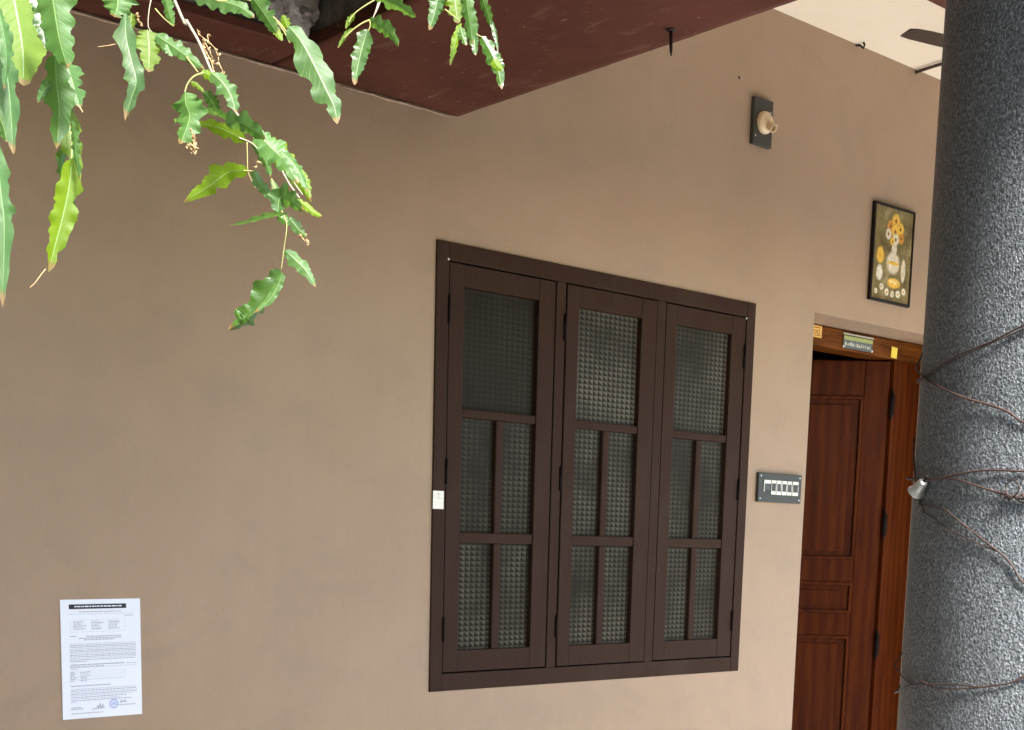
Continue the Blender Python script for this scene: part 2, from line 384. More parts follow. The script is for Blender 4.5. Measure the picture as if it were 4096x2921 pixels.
def box_obj(name, a, b, mat, parent=None, bev=0.0):
    return MB().box(a, b, bev).build(name, mat, parent)
def origin_c(a, b): return ((a[0]+b[0])/2, (a[1]+b[1])/2, (a[2]+b[2])/2)

# ------------------------------------------------------------------ the setting
GZ = -0.45
g = MB(); g.quad((-300, -300, GZ), (300, -300, GZ), (300, 300, GZ), (-300, 300, GZ)); struct(g.build('ground', 'ground'))
struct(box_obj('bounce_apron', (-7, -2.3, GZ-0.1), (-0.64, -0.004, GZ+0.03), 'apron_bounce'))  # unseen pale apron, added to bounce light onto the lower wall
struct(box_obj('bounce_driveway', (0.3, -14, GZ-0.1), (12, -2.703, GZ+0.02), 'paving'))  # unseen bright paving, added to bounce light from the right
struct(box_obj('porch_floor', (-0.62, -2.70, GZ+0.004), (6.5, -0.002, 0.0), 'floor', bev=0.02))

# ------------------------------------------------------------------ the house
ZB, ZC = 2.366, 3.010                 # underside of the maroon band and beam, and of the cream ceiling
BX0, BX1 = -0.545, 0.070              # beam across the porch
WX0, WX1, WZ0, WZ1 = 0.0, 1.432, 0.704, 2.018
DX0, DX1, DZ1 = 1.776, 2.74, 2.03
house = thing('house', 'beige house front with maroon beam, brown window and teak door', 'house', (0, 0, 0))

def wall_with_holes(x0, x1, z0, z1, y0, y1, holes):
    xs = sorted({x0, x1, *[h[0] for h in holes], *[h[1] for h in holes], *[x0+(x1-x0)*i/12 for i in range(1, 12)]})
    zs = sorted({z0, z1, *[h[2] for h in holes], *[h[3] for h in holes]})
    mb = MB(); bm = mb.bm
    inside = lambda i, j: any(h[0]-1e-6 <= xs[i] and xs[i+1] <= h[1]+1e-6 and h[2]-1e-6 <= zs[j] and zs[j+1] <= h[3]+1e-6 for h in holes)
    cell = {(i, j): not inside(i, j) for i in range(len(xs)-1) for j in range(len(zs)-1)}
    V = {}
    def vv(i, j, y):
        k = (i, j, y)
        if k not in V: V[k] = bm.verts.new((xs[i], y, zs[j]))
        return V[k]
    for (i, j), on in cell.items():
        if not on: continue
        for y in (y0, y1): bm.faces.new((vv(i,j,y), vv(i+1,j,y), vv(i+1,j+1,y), vv(i,j+1,y)))
        for (di, dj, a, b) in ((-1,0,(i,j),(i,j+1)), (1,0,(i+1,j),(i+1,j+1)), (0,-1,(i,j),(i+1,j)), (0,1,(i,j+1),(i+1,j+1))):
            if not cell.get((i+di, j+dj), False):
                bm.faces.new((vv(*a,y0), vv(*b,y0), vv(*b,y1), vv(*a,y1)))
    return mb
wall_with_holes(-7, 6.5, GZ-0.02, 3.4, 0.0, 0.25, [(WX0+0.006, WX1-0.006, WZ0+0.006, WZ1-0.006), (DX0, DX1, 0.0, DZ1)]).build('wall', 'wall', house)

# maroon band along the wall, with bare concrete above it, and the beam across the porch
def slab_with_soffit(name, a, b, soffit_name):
    o = box_obj(name, (a[0], a[1], a[2]+0.006), b, 'concrete', house, 0.0)
    return o
def rough_slab(a, b, step=0.02, amp=0.0035, seed=0.0):
    """slab whose lower rim wanders and is chipped like hand-plastered concrete"""
    nx, ny = max(1, int((b[0]-a[0])/step)), max(1, int((b[1]-a[1])/step)); mb = MB(); bm = mb.bm
    def P(i, j, z):
        x = a[0]+(b[0]-a[0])*i/nx; y = a[1]+(b[1]-a[1])*j/ny
        e = noise.noise(Vector((x*9+seed, y*9, 1.3)))+0.8*noise.noise(Vector((x*31, y*31+seed, 4.1)))
        ch = max(0, noise.noise(Vector((x*14+seed*2, y*14, 8.0)))-0.45)*0.02
        if i == 0: x += amp*e*0.5+ch
        if i == nx: x += amp*e*0.5-ch
        if j == 0: y += amp*e*0.5+ch
        if z == a[2] and (i in (0, nx) or j in (0, ny)): z += 0.0015+ch*0.6
        elif z == a[2]: z += 0.0012*noise.noise(Vector((x*6, y*6, seed)))
        return (x, y, z)
    lo = [[bm.verts.new(P(i, j, a[2])) for j in range(ny+1)] for i in range(nx+1)]
    for i in range(nx):
        for j in range(ny): bm.faces.new((lo[i][j], lo[i][j+1], lo[i+1][j+1], lo[i+1][j])).smooth = True
    rim = [(i, 0) for i in range(nx)]+[(nx, j) for j in range(ny)]+[(i, ny) for i in range(nx, 0, -1)]+[(0, j) for j in range(ny, 0, -1)]
    hi = [bm.verts.new(P(i, j, b[2])) for i, j in rim]
    for k in range(len(rim)):
        k2 = (k+1) % len(rim); bm.faces.new((lo[rim[k][0]][rim[k][1]], lo[rim[k2][0]][rim[k2][1]], hi[k2], hi[k]))
    bm.faces.new(hi)
    return mb
rough_slab((-3.2, -0.180, ZB), (BX0-0.002, -0.001, ZB+0.022), seed=2.0).build('band_soffit', 'soffit', house)
MB().box((-7, -0.180, ZB), (-3.202, -0.001, ZB+0.022), 0.003).build('band_soffit', 'soffit', house)
# bead of wall paint brushed up along the junction
rng = random.Random(4)
for xa, xb in ((-1.25, -0.78), (-0.74, -0.36), (-0.33, 0.05)):
    k = int((xb-xa)/0.02)
    MB().tube([(xa+(xb-xa)*i/k, -0.001, ZB-0.003+rng.uniform(-0.0015, 0.001)) for i in range(k+1)], [0.0012+0.0035*rng.random()*(math.sin(PI*i/k)**0.5 if 0 < i < k else 0.05) for i in range(k+1)], 6).build('paint_bead', simple('fresh_wall_paint', (0.40, 0.27, 0.17), 0.6), house)
MB().box((-7, -0.174, ZB+0.024), (BX0-0.002, -0.001, 3.35), 0.004).build('parapet', 'concrete', house)
rough_slab((BX0, -2.62, ZB), (BX1, -0.001, ZB+0.03), seed=5.0).build('beam_soffit', 'soffit', house)
MB().box((BX0+0.006, -2.44, ZB+0.032), (BX1-0.004, -0.001, 3.25), 0.004).build('beam', 'concrete', house)
MB().box((BX0, -2.616, ZB+0.032), (BX1, -2.442, 3.25), 0.003).build('beam_end', 'soffit', house)
MB().box((BX1+0.002, -2.62, ZB), (6.5, -1.41, ZB+0.03), 0.003).build('front_beam_soffit', 'soffit', house)
MB().box((BX1+0.002, -2.61, ZB+0.032), (6.5, -1.415, 3.25), 0.004).build('front_beam', 'soffit', house)
MB().box((BX1+0.002, -1.413, ZC), (6.5, -0.001, 3.25), 0.0).build('ceiling', 'ceiling', house)
# unseen bare-concrete slab over the left bay, deepened to darken the wall top
MB().box((-7, -2.448, 2.86), (BX0-0.002, -0.178, 3.05), 0.006).build('sunshade_slab', 'concrete', house)
MB().box((-7, -2.62, ZB), (BX0-0.002, -2.45, 3.25), 0.006).build('added_shade_lip', 'soffit', house)  # unseen lip added to deepen the shade high on the wall
# lump of spilled mortar on the bare concrete
lump = bmesh.new(); bmesh.ops.create_icosphere(lump, subdivisions=4, radius=0.075)
lc = onY(292, 3, -0.20)
for v in lump.verts:
    n = noise.noise(v.co*26)*0.35 + noise.noise(v.co*60+Vector((3, 1, 2)))*0.22
    v.co = v.co*(1+n); v.co.y *= 0.45
    v.co += lc
mbl = MB(); mbl.add(lump); o = mbl.build('mortar_lump', simple('mortar', (0.34, 0.29, 0.25), 0.95, 0, 0.4, 60, 0.8, 90), house)

# the room behind, dark inside
MB().box((-2.0, 4.0, -0.02), (5.0, 4.1, 3.2)).build('room_wall', 'room', house)
MB().box((-2.1, 0.252, -0.02), (-2.0, 4.0, 3.2)).build('room_wall', 'room', house)
MB().box((5.0, 0.252, -0.02), (5.1, 4.0, 3.2)).build('room_wall', 'room', house)
MB().box((-2.0, 0.252, 3.0), (5.0, 4.0, 3.1)).build('room_ceiling', 'room', house)
MB().box((-2.0, 0.252, -0.1), (5.0, 4.0, -0.012)).build('room_floor', 'room', house)

# ---- window
win = bpy.data.objects.new('window', None); COL.objects.link(win); win.parent = house; win.location = (WX0, 0, WZ0)
win['label'] = 'dark brown three-shutter window with figured glass panes'
def mbox(name, a, b, mat, parent, bev=0.0):
    return MB().box(a, b, bev).build(name, mat, parent, origin_c(a, b))
YF = -0.006
mbox('frame_jamb', (WX0, YF, WZ0), (0.046, 0.10, WZ1), 'shutter', win, 0.003)
mbox('frame_jamb', (1.386, YF, WZ0), (WX1, 0.10, WZ1), 'shutter', win, 0.003)
mbox('frame_head', (0.0462, YF+0.001, 1.966), (1.3858, 0.10, WZ1), 'shutter', win, 0.003)
mbox('frame_sill', (0.0462, YF+0.001, WZ0), (1.3858, 0.10, 0.757), 'shutter', win, 0.003)
mbox('mullion', (0.472, YF+0.001, 0.7572), (0.511, 0.10, 1.9658), 'shutter', win, 0.003)
mbox('mullion', (0.927, YF+0.001, 0.7572), (0.968, 0.10, 1.9658), 'shutter', win, 0.003)
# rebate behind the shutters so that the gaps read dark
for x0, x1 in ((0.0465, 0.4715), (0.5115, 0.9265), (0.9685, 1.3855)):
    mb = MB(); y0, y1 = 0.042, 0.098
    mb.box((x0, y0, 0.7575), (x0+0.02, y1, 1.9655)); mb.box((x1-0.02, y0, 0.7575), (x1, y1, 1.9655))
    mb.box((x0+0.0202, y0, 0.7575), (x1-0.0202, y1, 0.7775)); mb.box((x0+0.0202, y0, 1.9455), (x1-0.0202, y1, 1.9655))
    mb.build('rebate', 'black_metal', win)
SASH = [(0.050, 0.468, 0.106, 0.401, 0.2575, 0.0), (0.5155, 0.9225, 0.568, 0.852, 0.709, 0.004), (0.9725, 1.382, 1.028, 1.309, 1.168, 0.0)]
SZ0, SZ1 = 0.761, 1.962
R = [(1.550, 1.899), (1.184, 1.524), (0.826, 1.152)]
for (x0, x1, p0, p1, pc, dy) in SASH:
    ya, yb = -0.0035-dy, 0.036-dy
    mb = MB()
    mb.box((x0, ya, SZ0), (p0, yb, SZ1), 0.0025); mb.box((p1, ya, SZ0), (x1, yb, SZ1), 0.0025)
    mb.box((p0+0.0002, ya+0.0006, R[0][1]), (p1-0.0002, yb-0.001, SZ1-0.0003), 0.002)
    mb.box((p0+0.0002, ya+0.0006, SZ0+0.0003), (p1-0.0002, yb-0.001, R[2][0]), 0.002)
    mb.build('sash', 'shutter', win, ((x0+x1)/2, ya, SZ0))
    for za, zb in ((R[1][1], R[0][0]), (R[2][1], R[1][0])):
        mbox('glazing_bar', (p0+0.0002, ya+0.003, za), (p1-0.0002, yb-0.002, zb), 'shutter', win, 0.004)
    for (za, zb) in R[1:]:
        mbox('glazing_bar', (pc-0.0145, ya+0.0034, za+0.0002), (pc+0.0145, yb-0.003, zb-0.0002), 'shutter', win, 0.004)
    yg = ya+0.019
    for (a, b, za, zb) in ((p0, p1, *R[0]), (p0, pc-0.0143, *R[1]), (pc+0.0143, p1, *R[1]), (p0, pc-0.0143, *R[2]), (pc+0.0143, p1, *R[2])):
        # each pane turns slightly in its putty
        o = MB().box((a+0.0003, yg, za+0.0003), (b-0.0003, yg+0.004, zb-0.0003)).build('pane', 'pane_veiled' if (x0 < 0.1 and za > 1.5) else 'pane', win, ((a+b)/2, yg, (za+zb)/2))
        o.rotation_euler = (math.radians(random.uniform(-0.25, 0.25)), 0, math.radians(random.uniform(-0.3, 0.3)))
for hx in (0.047, 0.5085, 1.381):
    for za, zb in ((1.790, 1.867), (1.327, 1.397), (0.858, 0.925)):
        mb = MB(); mb.box((hx-0.0045, -0.0085, za), (hx+0.0045, 0.006, zb), 0.002)
        mb.tube([(hx, -0.0075, za-0.003), (hx, -0.0075, zb+0.003)], 0.0042, 8)
        mb.build('hinge', 'black_metal', win, (hx, -0.006, (za+zb)/2))
for (u, v) in ((448.5, 259), (746.5, 318.3)):
    p = onY(u, v, YF); MB().lathe([(0.0, -0.002), (0.0035, -0.0015), (0.0035, 0.001)], (p.x, YF, p.z), (0, 1, 0), 8).build('nail_head', 'switch_white', win, (p.x, YF, p.z))

# ---- door
door = bpy.data.objects.new('door', None); COL.objects.link(door); door.parent = house; door.location = (2.54, 0.17, 0)
door['label'] = 'varnished teak panel door standing ajar'
YD = 0.158
mbox('frame_head', (DX0+0.002, YD, 1.948), (DX1-0.002, 0.256, 2.028), 'lintel', door, 0.004)
mbox('frame_jamb', (DX0+0.002, YD+0.001, 0.0), (1.868, 0.256, 1.9478), 'door', door, 0.004)
mbox('frame_jamb', (2.545, YD+0.001, 0.0), (DX1-0.002, 0.256, 1.9478), 'door', door, 0.004)
TH = math.radians(42); LW, LT = 0.675, 0.036
Mx = Matrix.Translation((2.538, 0.175, 0)) @ Matrix.Rotation(-TH, 4, 'Z')      # leaf runs along local -X
def leafbox(name, a, b, mat, bev):
    mb = MB().box(a, b, bev, Mx); c = Mx @ Vector(origin_c(a, b)); return mb.build(name, mat, door, c)
leafbox('stile', (-0.103, 0, 0.012), (0, LT, 1.942), 'door', 0.004)
leafbox('stile', (-LW, 0, 0.012), (-LW+0.1, LT, 1.942), 'door', 0.004)
rows = [(0.16, 0.786), (0.883, 1.016), (1.112, 1.796)]
zr = [(0.012, 0.16), (0.786, 0.883), (1.016, 1.112), (1.796, 1.942)]
for a, b in zr: leafbox('rail', (-LW+0.1002, 0.0015, a), (-0.1032, LT-0.001, b), 'door', 0.003)
for a, b in rows:
    mb = MB()
    x0, x1 = -LW+0.1004, -0.1034
    # bolection moulding, then a raised field
    for (i0, i1, y0) in ((0.0, 0.014, -0.004),):
        mb.box((x0+i0, y0, a+i0), (x1-i0, 0.02, a+i1), 0.003, Mx); mb.box((x0+i0, y0, b-i1), (x1-i0, 0.02, b-i0), 0.003, Mx)
        mb.box((x0+i0, y0+0.0004, a+i1), (x0+i1, 0.02, b-i1), 0.003, Mx); mb.box((x1-i1, y0+0.0004, a+i1), (x1-i0, 0.02, b-i1), 0.003, Mx)
    mb.build('moulding', 'door', door, Mx @ Vector(((x0+x1)/2, 0, (a+b)/2)))
    mb = MB(); mb.box((x0+0.0145, 0.010, a+0.0145), (x1-0.0145, 0.026, b-0.0145), 0.0, Mx)
    mb.box((x0+0.05, 0.002, a+0.035), (x1-0.05, 0.0098, b-0.035), 0.006, Mx)
    mb.build('panel', 'door', door, Mx @ Vector(((x0+x1)/2, 0, (a+b)/2)))
for z in (1.765, 1.265, 0.75, 0.25):
    mb = MB(); c = Vector((2.5405, 0.160, z))
    mb.tube([c+Vector((0, 0, -0.052)), c+Vector((0, 0, 0.052))], 0.0062, 10)
    mb.tube([c+Vector((0, 0, 0.052)), c+Vector((0, 0, 0.062))], [0.004, 0.005], 8)
    mb.tube([c+Vector((0, 0, -0.062)), c+Vector((0, 0, -0.052))], [0.005, 0.004], 8)
    mb.box((2.546, 0.1565, z-0.045), (2.558, 0.1592, z+0.045), 0.001)
    mb.build('hinge', 'black_metal', door, c)

# ---- round column
CX, CY, CR = -0.235, -2.085, 0.25
mb = MB(); n = 96; zs = [GZ+0.45, 0.02] + [0.02+(ZB-0.02)*i/40 for i in range(1, 41)]
rings = []
for z in [0.0] + zs[1:]:
    rings.append([mb.bm.verts.new((CX+CR*math.cos(2*PI*j/n), CY+CR*math.sin(2*PI*j/n), min(z, ZB+0.002))) for j in range(n)])
for i in range(len(rings)-1):
    for j in range(n):
        f = mb.bm.faces.new((rings[i][j], rings[i][(j+1) % n], rings[i+1][(j+1) % n], rings[i+1][j])); f.smooth = True
colm = mb.build('column', 'column', house, (CX, CY, 0)); colm['label'] = 'round column coated in rough dark grey plaster'

# ------------------------------------------------------------------ things on the wall
# printed notice
PX0, PZ1, PW, PH = -1.137, 0.995, 0.210, 0.297
notice = thing('paper_notice', 'white printed paper notice with blue round stamp taped to beige wall', 'notice', (PX0+PW/2, 0, PZ1-PH))
def pap(u, v, lift=0.0):              # u to the right, v down, both in millimetres on the sheet
    x = u/210; y = v/297
    curl = 0.0009+0.0006*(2*x-1)**4+0.0012*max(0, y-0.75)*abs(2*x-1)+0.0005*math.sin(5*x+3*y)
    s = 0.004*(x-0.5)
    return Vector((PX0+u/1000+0.0012*(y-0.5), -curl-lift, PZ1-v/1000+s*0.35))
mb = MB(); nx, ny = 14, 20
gv = [[mb.bm.verts.new(pap(210*i/nx, 297*j/ny)) for i in range(nx+1)] for j in range(ny+1)]
for j in range(ny):
    for i in range(nx):
        f = mb.bm.faces.new((gv[j][i], gv[j][i+1], gv[j+1][i+1], gv[j+1][i])); f.smooth = True
sheet = mb.build('sheet', 'paper', notice)
def pr(mb, u0, u1, v0, v1, lift=0.0005):
    k = max(1, int((u1-u0)/14)); pts = [u0+(u1-u0)*i/k for i in range(k+1)]
    top = [mb.bm.verts.new(pap(x, v0, lift)) for x in pts]; bot = [mb.bm.verts.new(pap(x, v1, lift)) for x in pts]
    for i in range(k): mb.bm.faces.new((top[i], top[i+1], bot[i+1], bot[i]))
rng = random.Random(3)
def textline(mb, u0, u1, v, h=1.6, gap=1.3):
    x = u0
    while x < u1-2:
        wd = rng.uniform(3, 11); e = min(x+wd, u1)
        pr(mb, x, e, v+rng.uniform(-0.1, 0.1), v+h); x = e+gap*rng.uniform(0.8, 1.4)
mb = MB(); pr(mb, 22, 172, 12, 23.5); mb.build('header_bar', 'ink_black', notice)
mb = MB(); textline(mb, 36, 160, 16.0, 3.0, 1.6); 
bmesh.ops.translate(mb.bm, vec=(0, -0.0004, 0), verts=mb.bm.verts[:]); mb.build('header_text', 'paper', notice)
mb = MB(); mf = MB()
textline(mb, 48, 158, 30, 1.6); textline(mf, 22, 190, 35.5, 1.2); textline(mb, 166, 190, 41, 1.6)
for c0, ln in ((32, 40), (79, 36), (124, 34)):
    for k in range(6): textline(mb if k % 2 else mf, c0, c0+ln*rng.uniform(0.5, 1), 53+k*3.9, 1.7)
for (a, b, c, d) in ((24, 168, 50, 50.5), (24, 168, 80, 80.6), (24, 24.6, 50, 80), (167.4, 168, 50, 80)): pr(mf, a, b, c, d)
textline(mb, 23, 40, 90, 1.8); textline(mb, 66, 156, 91, 2.0); textline(mb, 46, 158, 95.5, 1.8); textline(mb, 58, 140, 99.5, 1.8)
for k in range(12): textline(mb if k % 3 else mf, 22, 196 if k < 11 else 66, 109+k*4.0, 1.5)
textline(mb, 22, 166, 161, 2.2, 0.9); textline(mb, 172, 196, 162, 1.6); textline(mb, 22, 110, 166, 1.6); textline(mf, 22, 196, 168, 1.3); textline(mf, 22, 42, 172, 1.6)
for k in range(6): textline(mb, 22, 22+rng.uniform(8, 16), 180+k*4.2, 1.6); textline(mb if k in (0, 3, 5) else mf, 48, 48+rng.uniform(16, 30), 180+k*4.2, 1.6)
for k in range(6): pr(mf, 22, 167, 178+k*4.2, 178.4+k*4.2)
pr(mb, 60, 166, 199, 199.7); pr(mf, 22, 22.5, 178, 204); pr(mf, 166.5, 167, 178, 200)
textline(mb, 22, 128, 214, 2.0, 0.9)
for k in range(9): textline(mb if k % 2 else mf, 22, (196, 196, 196, 196, 190, 168, 150, 184, 40)[k], 222+k*4.1, 1.6)
textline(mb, 22, 50, 268, 1.8); textline(mb, 22, 54, 272, 1.8); textline(mb, 22, 108, 283, 1.8); textline(mb, 146, 194, 268, 1.8)
mb.build('printed_text', 'ink', notice)['kind'] = 'stuff'
mf.build('faint_text', 'ink_faint', notice)['kind'] = 'stuff'
def strokes(pts, wd):
    mb = MB()
    for (a, b) in zip(pts[:-1], pts[1:]):
        dx, dy = b[0]-a[0], b[1]-a[1]; L = math.hypot(dx, dy) or 1; nx_, ny_ = -dy/L*wd/2, dx/L*wd/2
        mb.quad(*[pap(x, y, 0.0009) for x, y in ((a[0]+nx_, a[1]+ny_), (b[0]+nx_, b[1]+ny_), (b[0]-nx_, b[1]-ny_), (a[0]-nx_, a[1]-ny_))])
    return mb
strokes([(76, 276), (84, 274), (88, 275), (92, 266), (93, 276), (98, 262), (99, 276), (106, 264), (104, 275), (110, 270)], 1.0).build('signature', 'pen', notice)
strokes([(150, 264), (156, 256), (153, 264), (160, 259), (166, 257), (160, 262), (170, 262)], 0.9).build('signature', 'pen', notice)
sc = (134, 265)
mb = MB()
for (r0, r1) in ((11.0, 12.2), (7.0, 7.7)):
    for k in range(36):
        a, b = 2*PI*k/36, 2*PI*(k+1)/36
        mb.quad(*[pap(sc[0]+r*math.cos(q), sc[1]+r*math.sin(q), 0.0007) for r, q in ((r0, a), (r1, a), (r1, b), (r0, b))])
for k in range(24):
    a = 2*PI*k/24; b = a+0.17
    mb.quad(*[pap(sc[0]+r*math.cos(q), sc[1]+r*math.sin(q), 0.0007) for r, q in ((8.4, a), (10.2, a), (10.2, b), (8.4, b))])
for k in range(3): pr(mb, sc[0]-5, sc[0]+5, sc[1]-3.5+k*2.6, sc[1]-2.1+k*2.6, 0.0008)
mb.build('stamp', 'stamp', notice)

# small sticker on the window frame (its code is left blank)
st = thing('small_sticker', 'small cream rectangular sticker on the left jamb of the brown window', 'sticker', (0.019, YF, 1.25))
MB().box((-0.001, YF-0.0012, 1.2505), (0.0395, YF-0.0004, 1.3035), 0.0003).build('sticker_sheet', 'sticker', st)
mb = MB(); mb.lathe([(0.0001, 0), (0.0032, 0.0)], (0.0188, YF-0.0015, 1.2945), (0, 1, 0), 12)
mb.box((0.0178, YF-0.0016, 1.285), (0.0198, YF-0.0014, 1.291)); mb.box((0.009, YF-0.0016, 1.2815), (0.0295, YF-0.0014, 1.2828))
mb.build('emblem', 'sticker_print', st)

# switch board
SX0, SX1, SB0, SB1 = 1.485, 1.737, 1.324, 1.430
sw = thing('switch_board', 'dark grey switch board with six ivory rocker switches beside the door', 'switch', (SX0, 0, SB0))
MB().box((SX0, -0.014, SB0), (SX1, -0.0005, SB1), 0.003).build('plate', 'plate', sw)
cols = [(1.513, 1.551), (1.5555, 1.5825), (1.5865, 1.6135), (1.6175, 1.6445), (1.6485, 1.6755), (1.680, 1.714)]
for i, (a, b) in enumerate(cols):
    z0, z1 = SB0+0.028, SB0+0.080
    mb = MB()
    if i == 0: mb.box((a, -0.0175, z1-0.013), (b, -0.0142, z1), 0.0015); mb.box((a, -0.0172, z0+0.010), (a+0.004, -0.0142, z1-0.0131), 0.001)
    else:
        mb.box((a, -0.0175, z1-0.012), (b, -0.0142, z1), 0.0015); mb.box((a, -0.0175, z0), (b, -0.0142, z0+0.013), 0.0015)
        mb.box((a, -0.0172, z0+0.0131), (a+0.0022, -0.0142, z1-0.0121)); mb.box((b-0.0022, -0.0172, z0+0.0131), (b, -0.0142, z1-0.0121))
    mb.build('switch_surround', 'switch_white', sw)
    mr_ = Matrix.Translation(((a+b)/2, -0.0142, (z0+z1)/2+0.0005)) @ Matrix.Rotation(math.radians(6 if i % 2 else -6), 4, 'X')
    hw = (b-a)/2-0.0027
    MB().box((-hw, -0.0035, -0.0125), (hw, 0.003, 0.0135), 0.001, mr_).build('rocker', 'switch_dark', sw)
for x in (SX0+0.012, SX1-0.012):
    for z in (SB0+0.012, SB1-0.012):
        MB().lathe([(0.0001, -0.0012), (0.0028, -0.001), (0.0034, 0.0)], (x, -0.014, z), (0, 1, 0), 10).build('screw', 'bell', sw)

# lamp holder
LX0, LX1, LZ0, LZ1 = 1.358, 1.459, 2.546, 2.702
lh = thing('lamp_holder', 'cream angled lamp holder without bulb on a dark grey wall plate', 'lamp holder', ((LX0+LX1)/2, 0, LZ0))
MB().box((LX0, -0.016, LZ0), (LX1, -0.0005, LZ1), 0.002).build('plate', 'plate', lh)
lcx, lcz = (LX0+LX1)/2+0.002, 2.622
MB().lathe([(0.037, 0.0), (0.038, 0.006), (0.036, 0.013), (0.030, 0.019), (0.026, 0.0205), (0.018, 0.021), (0.0001, 0.021)], (lcx, -0.016, lcz), (0, -1, 0), 32).build('base', 'bakelite', lh)
sd = Vector((0.10, -0.80, -0.62)).normalized(); s0 = Vector((lcx+0.004, -0.032, lcz-0.006))
MB().lathe([(0.013, 0.0), (0.0125, 0.014), (0.0142, 0.018), (0.0148, 0.033), (0.0126, 0.033), (0.0118, 0.030), (0.0118, 0.010)], s0, sd, 24).build('socket', 'bakelite', lh)
MB().lathe([(0.0118, 0.0), (0.0001, 0.0)], s0+sd*0.020, sd, 24).build('socket_inside', 'socket_dark', lh)
for p in ((LX1-0.012, 2.663), (LX0+0.012, 2.574)):
    MB().lathe([(0.0001, -0.0014), (0.0028, -0.001), (0.0032, 0.0)], (p[0], -0.016, p[1]), (0, 1, 0), 10).build('screw', 'bell', lh)

# framed picture
QX0, QX1, QZ0, QZ1 = 2.095, 2.366, 2.118, 2.483
pic = thing('framed_picture', 'narrow black framed picture in gold and cream hung above the door', 'picture', ((QX0+QX1)/2, 0, QZ0))
fw, fy = 0.010, -0.016
mb = MB()
mb.box((QX0, fy, QZ0), (QX0+fw, -0.001, QZ1), 0.002); mb.box((QX1-fw, fy, QZ0), (QX1, -0.001, QZ1), 0.002)
mb.box((QX0+fw+0.0001, fy+0.0005, QZ0), (QX1-fw-0.0001, -0.001, QZ0+fw), 0.002); mb.box((QX0+fw+0.0001, fy+0.0005, QZ1-fw), (QX1-fw-0.0001, -0.001, QZ1), 0.002)
mb.build('frame', 'frame_black', pic)
MB().box((QX0+fw+0.0002, fy+0.004, QZ0+fw+0.0002), (QX1-fw-0.0002, -0.002, QZ1-fw-0.0002)).build('print', 'print', pic, ((QX0+QX1)/2, fy, (QZ0+QZ1)/2))

# stickers on the door head
o = thing('door_plaque', 'small silver and green plaque at the middle of the wooden door head', 'plaque', (2.27, YD, 1.958))
MB().box((2.176, YD-0.004, 1.958), (2.372, YD-0.0005, 2.000), 0.001).build('plate', 'plaque_dark', o)
MB().box((2.176, YD-0.005, 1.9905), (2.372, YD-0.0042, 2.006), 0.0003).build('upper_strip', 'plaque_green', o)
MB().box((2.172, YD-0.0055, 2.0105), (2.378, YD-0.0005, 2.0165), 0.001).build('rail', 'plaque_silver', o)
mb = MB(); rng = random.Random(5); x = 2.184
while x < 2.362:
    wd = rng.uniform(0.005, 0.014); mb.box((x, YD-0.0046, 1.968+rng.uniform(-0.001, 0.001)), (min(x+wd, 2.366), YD-0.0042, 1.980+rng.uniform(-0.003, 0.003))); x += wd+rng.uniform(0.003, 0.007)
mb.build('lettering', 'plaque_silver', o)
for x in (2.176, 2.372): MB().lathe([(0.0001, -0.003), (0.004, -0.002), (0.005, 0)], (x, YD-0.004, 1.963), (0, 1, 0), 10).build('screw', 'switch_white', o)
o = thing('gold_sticker', 'square gold sticker at the hidden end of the wooden door head', 'sticker', (2.0, YD, 1.979))
MB().box((1.955, YD-0.0022, 1.979), (2.033, YD-0.0004, 2.024), 0.0004).build('sticker_sheet', 'gold', o)
mb = MB()
mb.box((1.962, YD-0.0026, 2.013), (2.024, YD-0.0023, 2.018)); mb.lathe([(0.006, 0), (0.011, 0.0)], (2.012, YD-0.0026, 1.999), (0, 1, 0), 20); mb.lathe([(0.004, 0), (0.009, 0.0)], (1.992, YD-0.0026, 2.000), (0, 1, 0), 20)
mb.box((1.986, YD-0.0026, 1.984), (2.026, YD-0.0023, 1.988)); mb.build('pattern', 'gold_dark', o)
tag(MB().box((2.511, YD-0.0022, 1.953), (2.553, YD-0.0004, 1.997), 0.0004, Matrix.Translation((2.532, 0, 1.975)) @ Matrix.Rotation(math.radians(4), 4, 'Y') @ Matrix.Translation((-2.532, 0, -1.975))).build('yellow_sticker', 'yellow', None, (2.532, YD, 1.953)), 'plain yellow sticker on the wooden door head near the hinges', 'sticker')

# iron spike under the beam
p = onZ(671, 29.5, ZB); tipz = ZB-0.058
sp = thing('iron_spike', 'dark iron spike hanging from the underside of the maroon beam', 'spike', (p.x, p.y, ZB))
MB().tube([(p.x, p.y, ZB-0.001), (p.x+0.001, p.y, ZB-0.02), (p.x+0.003, p.y, tipz+0.012), (p.x+0.004, p.y, tipz)], [0.0045, 0.0042, 0.0038, 0.0012], 10).build('shank', 'iron', sp)
MB().lathe([(0.012, 0.0), (0.011, 0.003), (0.006, 0.004)], (p.x, p.y, ZB-0.0005), (0, 0, -1), 14).build('washer', 'iron', sp)
tag(MB().lathe([(0.0001, -0.002), (0.004, -0.0015), (0.005, 0.0)], onY((2800+275/1.757)/4, 545/1.757/4, -0.0005), (0, 1, 0), 10).build('nail_hole_disc', 'iron'), 'tiny dark disc for a nail hole high on the wall near the lamp holder', 'nail hole')  # dark raised disc standing in for a small nail hole
